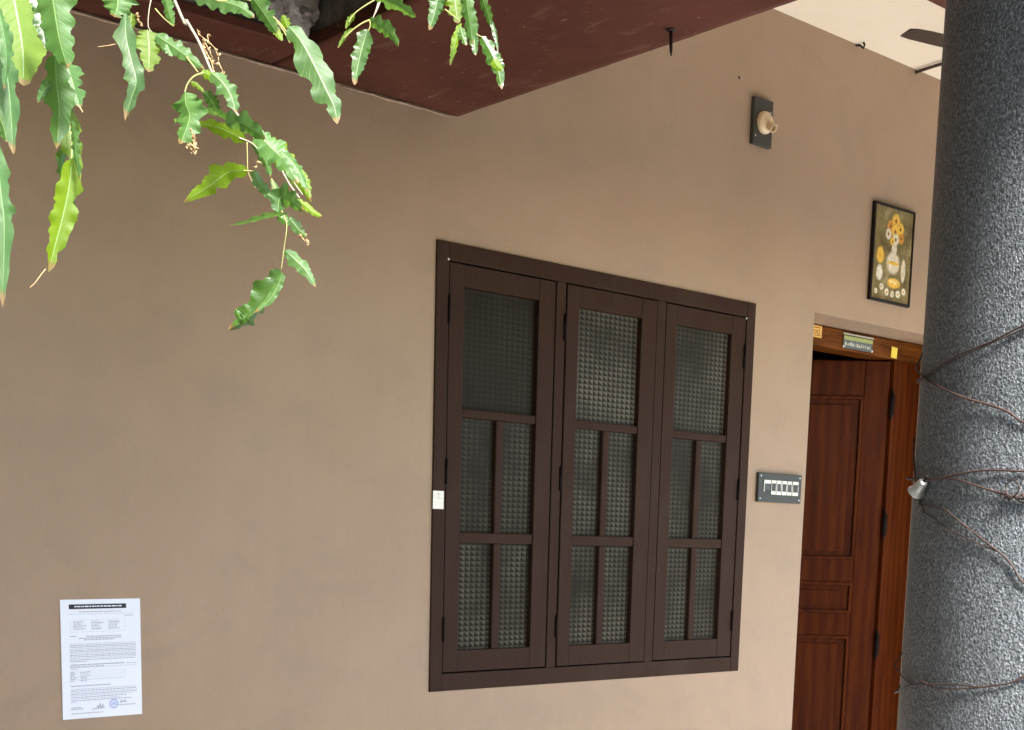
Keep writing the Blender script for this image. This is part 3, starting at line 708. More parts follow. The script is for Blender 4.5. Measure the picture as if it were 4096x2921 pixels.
# hook and cable where wall and ceiling meet
h0 = Vector((1.935, -0.006, 3.004))
tag(MB().tube([h0+Vector((0, 0.006, 0.002)), h0+Vector((0, -0.012, -0.002)), h0+Vector((0.006, -0.024, -0.014)), h0+Vector((0.003, -0.030, -0.004)), h0+Vector((0, -0.026, 0.004))], 0.004, 8).build('ceiling_hook', 'iron'), 'small dark hook where the beige wall meets the cream ceiling', 'hook')
c0 = Vector((2.325, -0.002, ZC-0.006))
tag(MB().tube([c0+Vector((0.0, 0.0, -0.004)), c0+Vector((-0.006, -0.04, -0.004)), c0+Vector((-0.016, -0.09, -0.006)), c0+Vector((-0.02, -0.3, -0.002)), c0+Vector((0.0, -0.75, 0.0))], 0.006, 8).build('ceiling_cable', 'wire_dark'), 'thin brown cable running across the cream ceiling from the wall', 'cable')

# ceiling fan, hub hidden behind the column
FZ = 2.75
fc = Vector((1.905, -0.785, FZ))
fan = thing('ceiling_fan', 'brown ceiling fan blade reaching out from behind the grey column', 'fan', (fc.x, fc.y, ZC))
MB().lathe([(0.0001, -0.05), (0.07, -0.045), (0.105, -0.02), (0.11, 0.015), (0.09, 0.045), (0.03, 0.06), (0.014, 0.065), (0.014, 0.20), (0.05, 0.215), (0.055, 0.258), (0.0001, 0.259)], fc, (0, 0, 1), 32).build('motor', 'fan', fan)
for k in range(3):
    a = math.radians(165.5+120*k)
    mb = MB(); t = bmesh.new()
    prof = [(0.10, 0.020), (0.16, 0.030), (0.22, 0.050), (0.40, 0.058), (0.54, 0.056), (0.585, 0.045), (0.60, 0.02)]
    tp, bt = [], []
    for (l, hw) in prof:
        tp.append(t.verts.new((l, hw*0.8, 0.006))); bt.append(t.verts.new((l, -hw, -0.006)))
    for i in range(len(prof)-1): t.faces.new((tp[i], tp[i+1], bt[i+1], bt[i]))
    r = bmesh.ops.solidify(t, geom=t.faces[:], thickness=0.004)
    t.transform(Matrix.Translation(fc) @ Matrix.Rotation(a, 4, 'Z') @ Matrix.Rotation(math.radians(-10), 4, 'X'))
    mb.add(t); mb.build('blade', 'fan', fan, fc)

# ------------------------------------------------------------------ wires round the column
def on_col(x, y, lift=0.004):         # photo pixel -> point on the column's face
    d = ray(x/4, y/4); ox, oy = CAM.x-CX, CAM.y-CY; r = CR+lift
    a = d.x**2+d.y**2; b = 2*(ox*d.x+oy*d.y); c = ox*ox+oy*oy-r*r; q = b*b-4*a*c
    s = (-b-math.sqrt(max(q, 0)))/(2*a); return CAM+d*s
def smooth(pts, k=6):
    P = [Vector(p) for p in pts]; out = []
    for i in range(len(P)-1):
        p0, p1, p2, p3 = P[max(i-1, 0)], P[i], P[i+1], P[min(i+2, len(P)-1)]
        for j in range(k):
            t = j/k; out.append(0.5*((2*p1)+(-p0+p2)*t+(2*p0-5*p1+4*p2-p3)*t*t+(-p0+3*p1-3*p2+p3)*t**3))
    out.append(P[-1]); return out
def around(start, dz, turn, sgn, k=14, lift=0.004):      # carry on round the back of the column
    a0 = math.atan2(start.y-CY, start.x-CX)
    return [Vector((CX+(CR+lift)*math.cos(a0+sgn*turn*i/k), CY+(CR+lift)*math.sin(a0+sgn*turn*i/k), start.z+dz*i/k)) for i in range(1, k+1)]
def hug(pts, lift):
    out = []
    for p in pts:
        d = Vector((p.x-CX, p.y-CY)); L = d.length
        if L < CR+lift: d = d*((CR+lift)/L); p = Vector((CX+d.x, CY+d.y, p.z))
        out.append(p)
    return out
def wire(px, label, r=0.0028, mat='wire', back=1.9, dz=0.1, lift=0.004, fwd=2.2, fdz=0.0):
    P = [on_col(x, y, lift) for x, y in px]
    pre = around(P[0], dz, back, -1, lift=lift); post = around(P[-1], fdz, fwd, 1, lift=lift)
    pts = hug(smooth(list(reversed(pre)) + P + post, 4), lift)
    o = MB().tube(pts, r*0.55, 6).build('brown_wire', mat, None, P[0]); tag(o, label, 'wire', 'wires wound round the grey column'); return o
z8 = lambda x, y: (3600+x/3.248, 1200+y/3.248)
zb = lambda x, y: (3500+x/3.248, 1850+y/3.248)
ze = lambda x, y: (3550+x/3.857, 2500+y/3.857)
wire([z8(225, 1050), z8(380, 960), z8(620, 790), z8(900, 655), z8(1190, 540), z8(1400, 430), z8(1611, 335)], 'upper of two brown wires climbing side by side near the column top', 0.0026, 'wire_dark', fdz=0.1)
wire([z8(230, 1075), z8(400, 985), z8(650, 815), z8(900, 690), z8(1190, 560), z8(1420, 460), z8(1611, 375)], 'lower of two brown wires climbing side by side near the column top', 0.0022, 'wire_dark', dz=0.11, fdz=0.1)
wire([z8(215, 880), z8(330, 1020), z8(480, 1110), z8(640, 1190), z8(900, 1290), z8(1150, 1360), z8(1400, 1450), z8(1611, 1590)], 'single brown wire slanting down across the column from the climbing pair', 0.0034, 'wire', dz=0.3, fdz=-0.1)
wire([zb(405, 205), zb(640, 225), zb(850, 200), zb(1080, 150), zb(1320, 110), zb(1600, 100), zb(1936, 112)], 'brown wire running level across the column above the metal bell', 0.0030, 'wire', dz=0.02)
wire([zb(410, 212), zb(650, 240), zb(900, 205), zb(1100, 230), zb(1400, 330), zb(1700, 410), zb(1830, 445), zb(1936, 480)], 'brown wire sagging from the metal bell to the twisted knot', 0.0030, 'wire', dz=0.03)
wire([zb(1040, 215), zb(1250, 275), zb(1450, 345), zb(1700, 430), zb(1820, 460), zb(1936, 525)], 'thin brown wire running just below the sagging one into the knot', 0.0024, 'wire', back=0.05, dz=0.0)
wire([zb(600, 560), zb(870, 590), zb(1060, 735), zb(1300, 920), zb(1500, 1080), zb(1640, 1190), zb(1780, 1330), zb(1936, 1570)], 'dark wire drooping below the metal bell, steeper of the merging pair', 0.0030, 'wire_dark', back=0.4, dz=0.12, fdz=-0.15)
wire([zb(640, 650), zb(760, 715), zb(930, 850), zb(1160, 970), zb(1420, 1085), zb(1640, 1185), zb(1770, 1310), zb(1930, 1550)], 'dark wire drooping below the metal bell, shallower of the merging pair', 0.0022, 'wire_dark', back=0.4, dz=0.12, fdz=-0.15)
wire([ze(115, 1050), ze(300, 950), ze(450, 920), ze(800, 915), ze(1100, 920), ze(1400, 955), ze(1650, 925), ze(1850, 905), ze(2000, 860), ze(2106, 790)], 'upper of two thin wires lying level low on the column', 0.0024, 'wire_dark', fdz=0.05)
wire([ze(700, 965), ze(1000, 985), ze(1400, 965), ze(1650, 935), ze(1900, 890), ze(2106, 815)], 'lower of two thin wires lying level low on the column', 0.0022, 'wire', back=0.15, dz=0.01, fdz=0.05)
wire([ze(115, 610), ze(190, 730), ze(280, 840), ze(370, 915)], 'short dark wire slanting down to meet the low level pair', 0.0022, 'wire_dark', dz=0.2, fwd=0.02)
# knot with a loop
kc = on_col(*zb(1830, 430), 0.008)
kn = thing('wire_knot', 'twisted wire knot with an open loop on the grey column', 'wire knot', kc)
pts = []
cen = on_col(*zb(1785, 330), 0.010)
nrm = Vector((cen.x-CX, cen.y-CY, 0)).normalized(); tan = nrm.cross(Vector((0, 0, 1)))
for k in range(22):
    a = -0.9+k/21*5.6; pts.append(cen+tan*(-0.0105*math.cos(a))+Vector((0, 0, 0.0125*math.sin(a)))+nrm*0.002*math.sin(a*2))
MB().tube(pts, 0.0013, 6).build('loop', 'wire_dark', kn)
rng = random.Random(2)
pts = [kc+tan*(0.017*(1-i/9)-0.017*(i/9))*1.0+Vector((0, 0, 0.004*math.sin(i*2.1)-0.004+0.008*(i/18)))+nrm*(0.003*math.cos(i*2.3)) for i in range(19)]
MB().tube(pts, 0.0026, 6).build('twist', 'wire_dark', kn)
# little bell
b0 = on_col(*zb(640, 240), 0.012); b1 = on_col(*zb(530, 390), 0.016)
bl = thing('metal_bell', 'small silver metal bell hanging from the wires on the grey column', 'bell', b0)
ax = (b1-b0); L = ax.length
MB().lathe([(0.0001, 0), (0.0065, 0.001), (0.0085, 0.004), (0.0095, L*0.35), (0.0108, L*0.65), (0.0122, L*0.86), (0.0148, L*0.97), (0.0150, L), (0.0135, L), (0.0105, L*0.8), (0.0080, L*0.3)], b0, ax, 28).build('shell', 'bell', bl)
MB().tube([b0, b0-ax.normalized()*0.012+nrm*0.002], [0.003, 0.002], 6).build('stem', 'iron', bl)

# ------------------------------------------------------------------ tree with drooping leafy branches
tree = thing('tree', 'tree with drooping branches of wavy bright green leaves in front of the wall', 'tree', (-4.2, -4.3, GZ))
TX, TY = -4.2, -4.3
trunk = [(TX, TY, GZ-0.05), (TX+0.03, TY, 0.3), (TX-0.02, TY-0.05, 1.2), (TX+0.05, TY-0.08, 2.3), (TX+0.12, TY-0.1, 3.6), (TX+0.1, TY-0.05, 5.2), (TX+0.15, TY, 7.0)]
MB().tube(smooth(trunk, 5), [0.20-0.15*i/30 for i in range(31)], 14).build('trunk', 'bark', tree)
def leaf_mesh(px, D, W, roll=0.0, fold=0.25, wave=0.10, nw=5.0, D2=None, seed=0, curl=0.0):
    """px: centre line in photo pixels from stalk to tip; D/D2 distances of its ends; W: greatest full width in pixels"""
    rg = random.Random(seed); D2 = D if D2 is None else D2; k = len(px)-1
    pts = smooth([at(x, y, D+(D2-D)*i/k) for i, (x, y) in enumerate(px)], 24//k+2)
    n = len(pts); Wm = 0.9*W*D/(FPX*4)/2
    bm = bmesh.new(); rows = []; ph1, ph2 = rg.uniform(0, 6), rg.uniform(0, 6)
    TS = (-1, -0.72, -0.42, -0.16, -0.03, 0.03, 0.16, 0.42, 0.72, 1)
    for i, p in enumerate(pts):
        s = i/(n-1)
        tg = (pts[min(i+1, n-1)]-pts[max(i-1, 0)]).normalized()
        vw = (p-CAM).normalized(); side = tg.cross(vw).normalized(); nor = side.cross(tg).normalized()
        th = roll+curl*s; sd_ = side*math.cos(th)+nor*math.sin(th); nn = sd_.cross(tg).normalized()
        prof = (math.sin(PI*min(1, s**0.72))**0.75) if 0 < s < 1 else 0
        prof = max(prof, 0.025)*(1 if s < 0.93 else 1-(s-0.93)*4)
        row = []
        for t in TS:
            ph = ph1 if t > 0 else ph2
            rip = 0.7*math.sin(s*nw*2*PI+ph)+0.6*math.sin(s*nw*3.7*PI+ph*2.3)
            jag = noise.noise(Vector((s*8, seed*3.1, 2.0 if t > 0 else 7.0)))+0.7*noise.noise(Vector((s*23, seed*1.7, 4.0 if t > 0 else 9.0)))
            ww = Wm*prof*(1+(0.15*math.sin(s*nw*2*PI+ph+0.8)+0.5*jag)*abs(t)**1.5)
            off = abs(t)*fold*Wm*prof + wave*Wm*2*prof*rip*t*t
            row.append(bm.verts.new(p+sd_*(t*ww)+nn*off))
        rows.append(row)
    for i in range(n-1):
        for j in range(len(TS)-1):
            f = bm.faces.new((rows[i][j], rows[i][j+1], rows[i+1][j+1], rows[i+1][j])); f.smooth = True
            if j == 4 and i < n*0.86: f.material_index = 1
    ul = bm.loops.layers.uv.new('UVMap'); pos = {}
    for i, row in enumerate(rows):
        for j, v_ in enumerate(row): pos[v_] = (i/(n-1), (TS[j]+1)/2)
    for f in bm.faces:
        for lp in f.loops: lp[ul].uv = pos[lp.vert]
    mb = MB(); mb.bm.free(); mb.bm = bm
    return mb, pts
def leaf(parent, px, D, W, mat='leaf', **k):
    mb, pts = leaf_mesh(px, D, W, **k)
    o = mb.build('leaf', mat, parent, pts[0])
    o.data.materials.append(M['leaf_rib'])
    return o
def twig(parent, px, D, wpx, mat='green_twig', D2=None, name='twig'):
    D2 = D if D2 is None else D2; k = max(1, len(px)-1)
    pts = smooth([at(x, y, D+(D2-D)*i/k) for i, (x, y) in enumerate(px)], 5)
    r = wpx*D/(FPX*4)/2
    return MB().tube(pts, [r*(1-0.35*i/(len(pts)-1)) for i in range(len(pts))], 6).build(name, mat, parent, pts[0])
def branch(px, D, wpx, mat, limb, D2=None):
    """woody shoot that comes down from a limb of the tree outside the frame"""
    D2 = D if D2 is None else D2; k = max(1, len(px)-1)
    P = [at(x, y, D+(D2-D)*i/k) for i, (x, y) in enumerate(px)]
    ext = (P[0]-P[1]).normalized(); limb = list(limb[:-1])+[P[0]+ext*0.16+Vector((0, 0, 0.06))]
    pts = smooth([Vector(q) for q in limb]+P, 6); r = wpx*D/(FPX*4)/2; n = len(pts); nl = len(limb)*6
    rad = [r+0.016*(1-i/nl)**1.6 if i < nl else r*(1-0.5*(i-nl)/(n-nl)) for i in range(n)]
    return MB().tube(pts, rad, 7).build('branch', mat, tree, P[0])
z1 = lambda *p: [(x/1.16, y/1.16) for x, y in p]
z2 = lambda *p: [(1200+x/2.277, y/2.277) for x, y in p]
LIMB = lambda x, y, z: [(TX+0.08, TY-0.08, 2.7), (TX*0.5+x*0.5, TY*0.5+y*0.5-0.15, 2.95), (x-0.05, y-0.32, z+0.42), (x, y-0.12, z+0.28)]
def limb_for(px, D):
    q = at(*px, D); return LIMB(q.x-0.06, q.y-0.05, q.z+0.12)
# -- nearest spray
D = 0.88
b1_ = branch(z1((260, -120), (285, 150), (300, 420), (330, 620), (330, 790)), D, 7, 'green_twig', limb_for((220, -105), D))
leaf(b1_, z1((10, -260), (70, 20), (105, 230), (108, 398)), D+0.05, 235, 'leaf_backlit', roll=0.25, fold=0.10, wave=0.03, seed=1)
leaf(b1_, z1((215, -190), (245, 0), (275, 180), (315, 318)), D-0.05, 165, 'leaf', roll=-0.35, fold=0.30, wave=0.06, nw=6, seed=2)
leaf(b1_, z1((-10, 60), (20, 260), (45, 450), (62, 715)), D-0.08, 125, 'leaf', roll=0.45, fold=0.2, wave=0.12, nw=4, seed=3)
leaf(b1_, z1((-45, 430), (-10, 520), (20, 600), (30, 660)), D-0.02, 90, 'leaf', roll=-0.2, seed=33)
leaf(b1_, z1((-20, 640), (5, 900), (20, 1060), (12, 1425)), D-0.1, 90, 'leaf', roll=0.3, wave=0.14, nw=4, seed=4)
leaf(b1_, z1((-30, 920), (-5, 1100), (0, 1250), (10, 1400)), D-0.06, 60, 'leaf_backlit', roll=-0.4, seed=34)
leaf(b1_, z1((285, 255), (320, 330), (345, 410), (372, 500)), D, 115, 'leaf', roll=0.5, wave=0.08, seed=5)
leaf(b1_, z1((255, 250), (262, 380), (275, 520), (262, 690)), D-0.02, 125, 'leaf', roll=-0.3, fold=0.2, wave=0.08, nw=3, seed=6)
leaf(b1_, z1((300, 400), (318, 560), (340, 720), (358, 865)), D+0.01, 98, 'leaf_backlit', roll=0.3, fold=0.2, seed=7)
leaf(b1_, z1((335, 735), (318, 880), (290, 1010), (258, 1130), (225, 1262)), D-0.01, 112, 'leaf_backlit', roll=-0.2, fold=0.22, wave=0.08, nw=4, seed=8)
leaf(b1_, z1((345, 780), (330, 930), (318, 1040), (308, 1115)), D+0.02, 50, 'leaf', roll=0.7, seed=88)
leaf(b1_, z1((-15, 20), (10, 120), (30, 260), (18, 420)), D-0.1, 60, 'leaf', roll=0.6, wave=0.16, seed=301)
leaf(b1_, z1((330, 560), (348, 640), (352, 720), (372, 840)), D-0.02, 42, 'leaf', roll=-0.6, wave=0.16, seed=302)
leaf(b1_, z1((300, 640), (285, 760), (300, 850), (285, 930)), D+0.02, 48, 'leaf', roll=0.5, wave=0.16, seed=303)
leaf(b1_, z1((150, -60), (180, 40), (200, 140), (215, 230)), D+0.02, 60, 'leaf_dark', roll=0.4, wave=0.12, seed=304)
leaf(b1_, z1((245, 385), (205, 420), (175, 478)), D-0.03, 46, 'leaf', roll=0.5, seed=9)
twig(b1_, z1((212, 1248), (190, 1275), (165, 1310), (138, 1335)), D-0.01, 5, 'dry')
twig(b1_, z1((368, 495), (378, 510), (384, 522)), D, 6, 'dry')
# -- second spray, hanging lower
D = 1.02
b2_ = branch(z1((805, -10), (865, 95), (920, 190), (955, 270), (985, 340), (1040, 430), (1100, 530), (1200, 630), (1290, 760), (1340, 850), (1390, 920)), D, 13, 'twig', limb_for((690, -10), D))
leaf(b2_, z1((575, -150), (550, -50), (545, 30), (530, 78)), D-0.05, 150, 'leaf', roll=-0.3, fold=0.25, seed=10)
leaf(b2_, z1((585, 60), (585, 170), (612, 290), (632, 380), (608, 460), (580, 560)), D-0.05, 88, 'leaf', roll=0.35, fold=0.2, wave=0.14, nw=3, seed=11)
leaf(b2_, z1((610, 60), (608, 100), (600, 150)), D, 50, 'leaf_backlit', roll=0.2, seed=111)
leaf(b2_, z1((684, 138), (692, 220), (690, 335)), D-0.02, 112, 'leaf_backlit', roll=0.15, fold=0.08, wave=0.04, seed=12)
leaf(b2_, z1((760, -50), (775, 20), (790, 80), (806, 122)), D, 52, 'leaf', roll=-0.4, seed=13)
leaf(b2_, z1((722, 160), (800, 212), (870, 262), (948, 320)), D-0.02, 66, 'leaf', roll=0.3, fold=0.25, wave=0.1, seed=14)
leaf(b2_, z1((775, 205), (785, 235), (800, 262)), D-0.02, 38, 'leaf', roll=0.5, seed=141)
leaf(b2_, z1((858, 428), (862, 480), (880, 540), (860, 610), (835, 668)), D-0.08, 140, 'leaf', roll=-0.45, fold=0.3, wave=0.10, nw=5, seed=15)
leaf(b2_, z1((1140, 655), (1070, 615), (990, 585), (915, 572)), D, 66, 'leaf_backlit', roll=0.1, fold=0.1, wave=0.06, nw=4, seed=16)
leaf(b2_, z1((980, 335), (1035, 385), (1075, 450), (1095, 520)), D-0.03, 80, 'leaf', roll=0.4, fold=0.3, wave=0.12, nw=3, seed=17)
leaf(b2_, z1((935, 330), (980, 355), (1030, 395)), D-0.02, 40, 'leaf_backlit', roll=0.2, seed=171)
leaf(b2_, z1((885, 378), (920, 400), (950, 430)), D, 22, 'leaf_backlit', roll=0.3, seed=172)
leaf(b2_, z1((945, 428), (975, 460), (1000, 495), (1015, 520)), D-0.02, 56, 'leaf', roll=-0.4, seed=18)
leaf(b2_, z1((930, 512), (1000, 518), (1045, 540), (1085, 552)), D-0.05, 40, 'leaf', roll=-0.7, fold=0.1, seed=19)
leaf(b2_, z1((1045, 570), (1110, 568), (1170, 600), (1232, 645)), D-0.06, 92, 'leaf', roll=-0.5, fold=0.25, wave=0.10, nw=3, seed=20)
leaf(b2_, z1((1190, 610), (1255, 680), (1320, 745), (1385, 850)), D-0.04, 105, 'leaf', roll=0.3, fold=0.25, wave=0.14, nw=5, seed=21)
leaf(b2_, z1((1240, 650), (1300, 720), (1370, 810), (1445, 940)), D, 95, 'leaf_backlit', roll=-0.3, fold=0.3, wave=0.12, nw=5, seed=22)
leaf(b2_, z1((1300, 700), (1350, 745), (1390, 800), (1430, 890)), D-0.06, 60, 'leaf', roll=0.7, wave=0.16, seed=221)
leaf(b2_, z1((1390, 780), (1420, 850), (1440, 920)), D-0.02, 40, 'leaf_backlit', roll=0.2, seed=222)
leaf(b2_, z1((1168, 660), (1205, 705), (1235, 760), (1255, 825)), D, 48, 'leaf', roll=-0.4, fold=0.3, seed=23)
leaf(b2_, z1((1175, 790), (1205, 850), (1250, 900), (1290, 955)), D-0.02, 52, 'leaf', roll=0.4, fold=0.3, wave=0.1, seed=24)
leaf(b2_, z1((1150, 790), (1060, 800), (990, 850), (930, 890), (850, 940)), D+0.02, 82, 'leaf_backlit', roll=0.1, fold=0.08, wave=0.05, nw=3, seed=25)
leaf(b2_, z1((1290, 985), (1300, 920), (1345, 930), (1410, 980)), D-0.06, 92, 'leaf', roll=-0.6, fold=0.3, wave=0.14, seed=26)
leaf(b2_, z1((1375, 925), (1420, 955), (1455, 985), (1495, 1005)), D, 36, 'leaf_backlit', roll=0.3, seed=27)
leaf(b2_, z1((1335, 990), (1250, 1000), (1160, 1025), (1062, 1048)), D-0.04, 36, 'leaf', roll=0.9, fold=0.1, wave=0.10, seed=28)
leaf(b2_, z1((1340, 1008), (1370, 1045), (1395, 1075), (1425, 1095)), D, 48, 'leaf', roll=0.3, fold=0.3, seed=29)
leaf(b2_, z1((1290, 1000), (1320, 1020), (1345, 1040)), D+0.01, 42, 'leaf_dark', roll=0.2, seed=291)
leaf(b2_, z1((1260, 830), (1290, 900), (1305, 985)), D, 30, 'leaf', roll=0.5, seed=292)
leaf(b2_, z1((1322, 1160), (1370, 1205), (1420, 1255), (1465, 1332)), D-0.02, 62, 'leaf', roll=0.35, fold=0.3, wave=0.1, nw=3, seed=30)
leaf(b2_, z1((1305, 1255), (1270, 1330), (1200, 1430), (1130, 1490), (1060, 1532)), D, 108, 'leaf_dark', roll=0.9, fold=0.7, wave=0.10, nw=3, seed=31, curl=-0.7)
leaf(b2_, z1((1150, 1460), (1120, 1480), (1090, 1430)), D-0.01, 46, 'leaf_dark', roll=0.2, seed=311)
leaf(b2_, z1((1310, 1265), (1290, 1320), (1250, 1390), (1180, 1450)), D-0.02, 46, 'leaf', roll=-0.4, fold=0.2, seed=312)
twig(b2_, z1((945, 338), (900, 355), (870, 390), (857, 430)), D-0.04, 9)
twig(b2_, z1((865, 265), (895, 305), (918, 335)), D-0.02, 8)
twig(b2_, z1((1110, 640), (1160, 660), (1185, 680), (1215, 720)), D, 7, 'twig')
twig(b2_, z1((1146, 660), (1148, 730), (1152, 800), (1185, 872)), D, 4)
twig(b2_, z1((1130, 792), (1155, 792), (1180, 795)), D, 5)
twig(b2_, z1((1320, 800), (1365, 850), (1405, 905)), D-0.03, 7, 'twig')
twig(b2_, z1((1260, 830), (1280, 890), (1300, 960), (1325, 1020), (1330, 1060), (1318, 1150), (1305, 1255)), D, 6)
twig(b2_, z1((700, 0), (690, 60), (690, 130), (730, 165)), D, 5, 'twig')
twig(b2_, z1((720, 40), (760, 85), (806, 122)), D, 6)
twig(b2_, z1((560, 198), (510, 210), (452, 218)), D-0.05, 4, 'dry')
rng = random.Random(11)
def dried(parent, boxp, n, D, seed):
    rg = random.Random(seed)
    mb = MB(); last = None
    for i in range(n):
        t = i/(n-1); x = boxp[0]+(boxp[2]-boxp[0])*t+rg.uniform(-9, 9); y = boxp[1]+(boxp[3]-boxp[1])*t+rg.uniform(-8, 8)
        p = at(x/1.16, y/1.16, D)
        q = [p+Vector((rg.uniform(-1, 1), rg.uniform(-1, 1), rg.uniform(-1, 1)))*0.0020 for _ in range(3)]
        mb.tube([p]+q, [0.0004, 0.0008, 0.0006, 0.0002], 5)
        if last is not None: mb.tube([last, p], 0.0003, 5)
        last = p
    return mb.build('dried_flowers', 'dry', parent)
dried(b2_, (925, 145, 1000, 300), 9, D-0.02, 1); dried(b2_, (940, 190, 985, 330), 6, D, 2); dried(b2_, (960, 160, 1035, 330), 6, D, 5)
dried(b2_, (895, 610, 905, 710), 9, D-0.09, 3); dried(b2_, (860, 675, 915, 680), 5, D-0.09, 6); dried(b2_, (1395, 1100, 1440, 1135), 6, D, 4)
dried(b2_, (1205, 740, 1190, 770), 3, D, 8); dried(b2_, (640, 60, 650, 110), 4, D, 9)
# -- third spray along the beam
D = 1.08
b3_ = branch(z1((900, -40), (1090, -10), (1180, 10), (1240, 70), (1300, 120), (1345, 200)), D, 8, 'green_twig', limb_for((770, -40), D))
leaf(b3_, z1((905, -10), (1010, 0), (1110, 30), (1180, 82)), D, 78, 'leaf', roll=0.35, fold=0.25, seed=40)
leaf(b3_, z1((1165, -20), (1210, 40), (1250, 100), (1285, 155)), D-0.02, 76, 'leaf', roll=-0.3, fold=0.3, seed=41)
leaf(b3_, z1((1335, 128), (1322, 100), (1310, 68)), D, 42, 'leaf_backlit', roll=0.1, seed=42)
leaf(b3_, [(1155, 105), (1205, 165), (1262, 270), (1310, 370), (1338, 430), (1349, 496)], D-0.04, 112, 'leaf', roll=0.3, fold=0.25, wave=0.09, nw=4, seed=43)
leaf(b3_, z1((1270, 120), (1295, 160), (1310, 190)), D, 30, 'leaf_backlit', roll=0.3, seed=44)
twig(b3_, z1((1180, 5), (1290, 100), (1345, 170), (1400, 230)), D, 7)
b4_ = branch(z2((760, -60), (715, 20), (690, 100), (655, 185)), D+0.05, 6, 'twig', limb_for((1534, -26), D+0.05))
leaf(b4_, z2((680, -60), (800, 10), (930, 70), (1058, 155)), D, 74, 'leaf', roll=-0.55, fold=0.25, wave=0.08, seed=45)
leaf(b4_, z2((632, 182), (730, 235), (830, 310), (900, 420)), D, 66, 'leaf', roll=-0.5, fold=0.25, wave=0.09, seed=46)
leaf(b4_, z2((618, 265), (570, 420), (535, 570), (495, 775)), D+0.02, 78, 'leaf_dark', roll=0.2, fold=0.2, wave=0.06, seed=47)
leaf(b4_, z2((500, 130), (450, 190), (415, 262)), D, 24, 'leaf_backlit', roll=0.3, seed=48)
leaf(b4_, z2((480, 260), (410, 330), (345, 440)), D, 22, 'leaf_backlit', roll=0.3, seed=49)
twig(b4_, z2((680, 0), (580, 60), (490, 130), (440, 210)), D, 6)
twig(b4_, z2((632, 182), (560, 215), (470, 280), (400, 350)), D, 7)
twig(b4_, z2((632, 182), (640, 230), (622, 285)), D, 5)
b5_ = branch(z2((1560, -60), (1545, 20), (1560, 150), (1590, 290), (1660, 340)), D, 7, 'green_twig', limb_for((1885, -26), D))
leaf(b5_, z2((1260, -120), (1250, 0), (1225, 120), (1178, 275)), D, 68, 'leaf_dark', roll=0.3, fold=0.2, seed=50)
leaf(b5_, z2((1400, -150), (1410, -40), (1420, 80), (1440, 215)), D+0.03, 84, 'leaf_backlit', roll=0.2, fold=0.1, seed=51)
leaf(b5_, z2((1510, -100), (1525, 60), (1550, 230), (1570, 400)), D-0.03, 66, 'leaf', roll=-0.35, fold=0.3, wave=0.1, seed=52)
leaf(b5_, z2((1570, 100), (1580, 250), (1590, 390), (1600, 505)), D, 52, 'leaf_dark', roll=0.4, fold=0.25, seed=53)
leaf(b5_, z2((1640, -80), (1680, 40), (1715, 140), (1745, 260)), D+0.03, 40, 'leaf_dark', roll=-0.3, seed=54)
leaf(b5_, z2((1740, 180), (1770, 280), (1790, 370), (1805, 470)), D+0.03, 22, 'leaf_dark', roll=0.5, seed=541)
leaf(b5_, z2((1655, 330), (1720, 440), (1780, 560), (1810, 660), (1838, 815)), D, 66, 'leaf_dark', roll=0.25, fold=0.25, wave=0.1, seed=55)
leaf(b5_, z2((1760, 540), (1800, 600), (1845, 640)), D-0.01, 40, 'leaf_backlit', roll=0.2, seed=56)
leaf(b5_, z2((1470, 210), (1420, 360), (1395, 470), (1368, 598)), D, 34, 'leaf_backlit', roll=0.4, wave=0.12, seed=57)
leaf(b5_, z2((1460, 240), (1480, 320), (1515, 415)), D, 40, 'leaf_dark', roll=0.3, seed=58)
twig(b5_, z2((1320, 85), (1390, 140), (1460, 200)), D, 6)

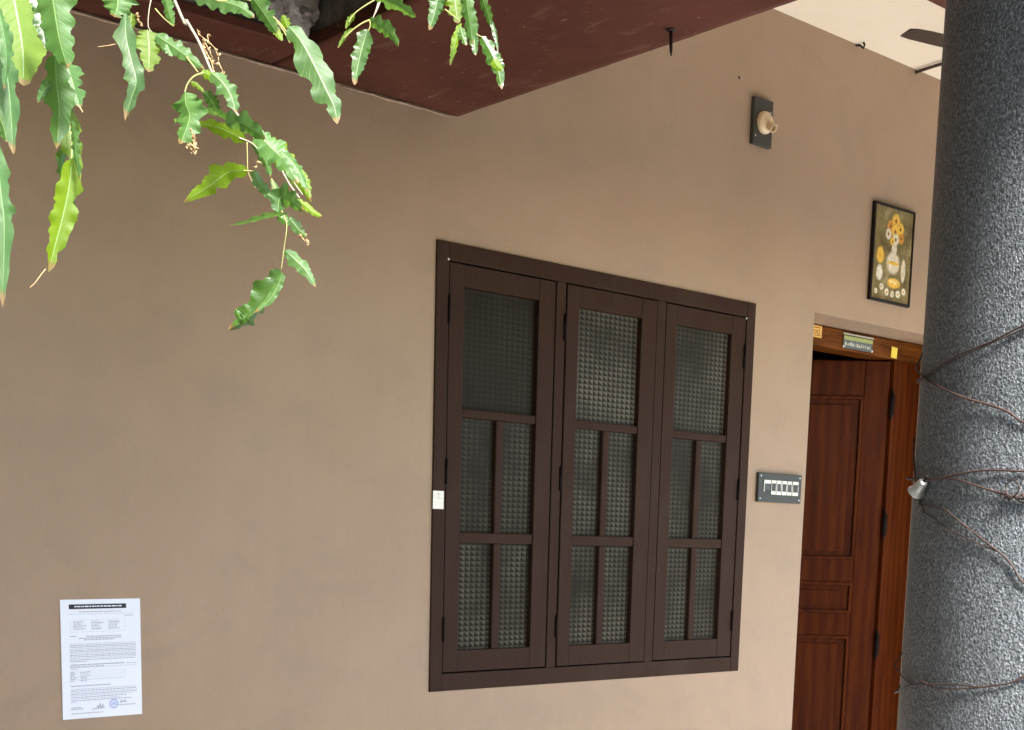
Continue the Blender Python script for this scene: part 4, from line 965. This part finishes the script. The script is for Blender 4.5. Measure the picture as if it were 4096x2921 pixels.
# canopy above the frame: leaves too many to count
rng = random.Random(21)
def foliage(name, parent, blobs, n, size, mat='foliage'):
    vs, fs = [], []
    for _ in range(n):
        c, r = rng.choice(blobs)
        d = Vector((rng.gauss(0, 1), rng.gauss(0, 1), rng.gauss(0, 1))).normalized()*(rng.random()**0.4)
        p = Vector(c)+Vector((d.x*r[0], d.y*r[1], d.z*r[2]))
        a = Vector((rng.gauss(0, 1), rng.gauss(0, 1), rng.gauss(0, 0.7)-0.5)).normalized(); b = a.cross(Vector((rng.gauss(0, 1), rng.gauss(0, 1), rng.gauss(0, 1)))).normalized()
        L = size*rng.uniform(0.7, 1.3); W_ = L*0.2; k = len(vs); nn = a.cross(b)*L*0.06
        vs += [p, p+a*L*0.45+b*W_+nn, p+a*L, p+a*L*0.45-b*W_+nn]; fs.append((k, k+1, k+2, k+3))
    off = world_loc(parent) if parent else Vector()
    me = bpy.data.meshes.new(name); me.from_pydata([v-off for v in vs], [], fs); me.materials.append(M[mat])
    o = bpy.data.objects.new(name, me); COL.objects.link(o); o.parent = parent; o['kind'] = 'stuff'; return o
foliage('crown', tree, [((-4.2, -4.3, 6.2), (1.4, 1.4, 2.2)), ((-4.3, -4.2, 2.2), (0.9, 1.1, 1.6)), ((-4.6, -3.3, 2.4), (0.8, 0.6, 1.3)), ((-4.1, -4.2, 4.0), (1.2, 1.4, 1.2)), ((-3.9, -5.2, 4.2), (0.9, 0.9, 0.6))], 15000, 0.2)
hb = []
for i in range(26):
    x = -10+i*0.9; tall = 1.0
    hb.append(((x, -6.6-0.25*max(0, x)+rng.uniform(-0.4, 0.4), 0.2+0.6*tall+rng.uniform(0, 0.25)), (0.8, 0.8, 0.7+0.6*tall+rng.uniform(-0.15, 0.2))))
for i in range(10): hb.append(((-5.9+rng.uniform(-0.3, 0.3), -0.6-0.65*i, 1.3+rng.uniform(0, 0.3)), (0.7, 0.6, 1.6)))
hd = foliage('sky_block_hedge', None, hb, 16000, 0.26)  # out of view; added and sized to hold back low sky light
hd['label'] = 'added green foliage screen out of view, blocking low sky'; hd['category'] = 'sky_block_hedge'
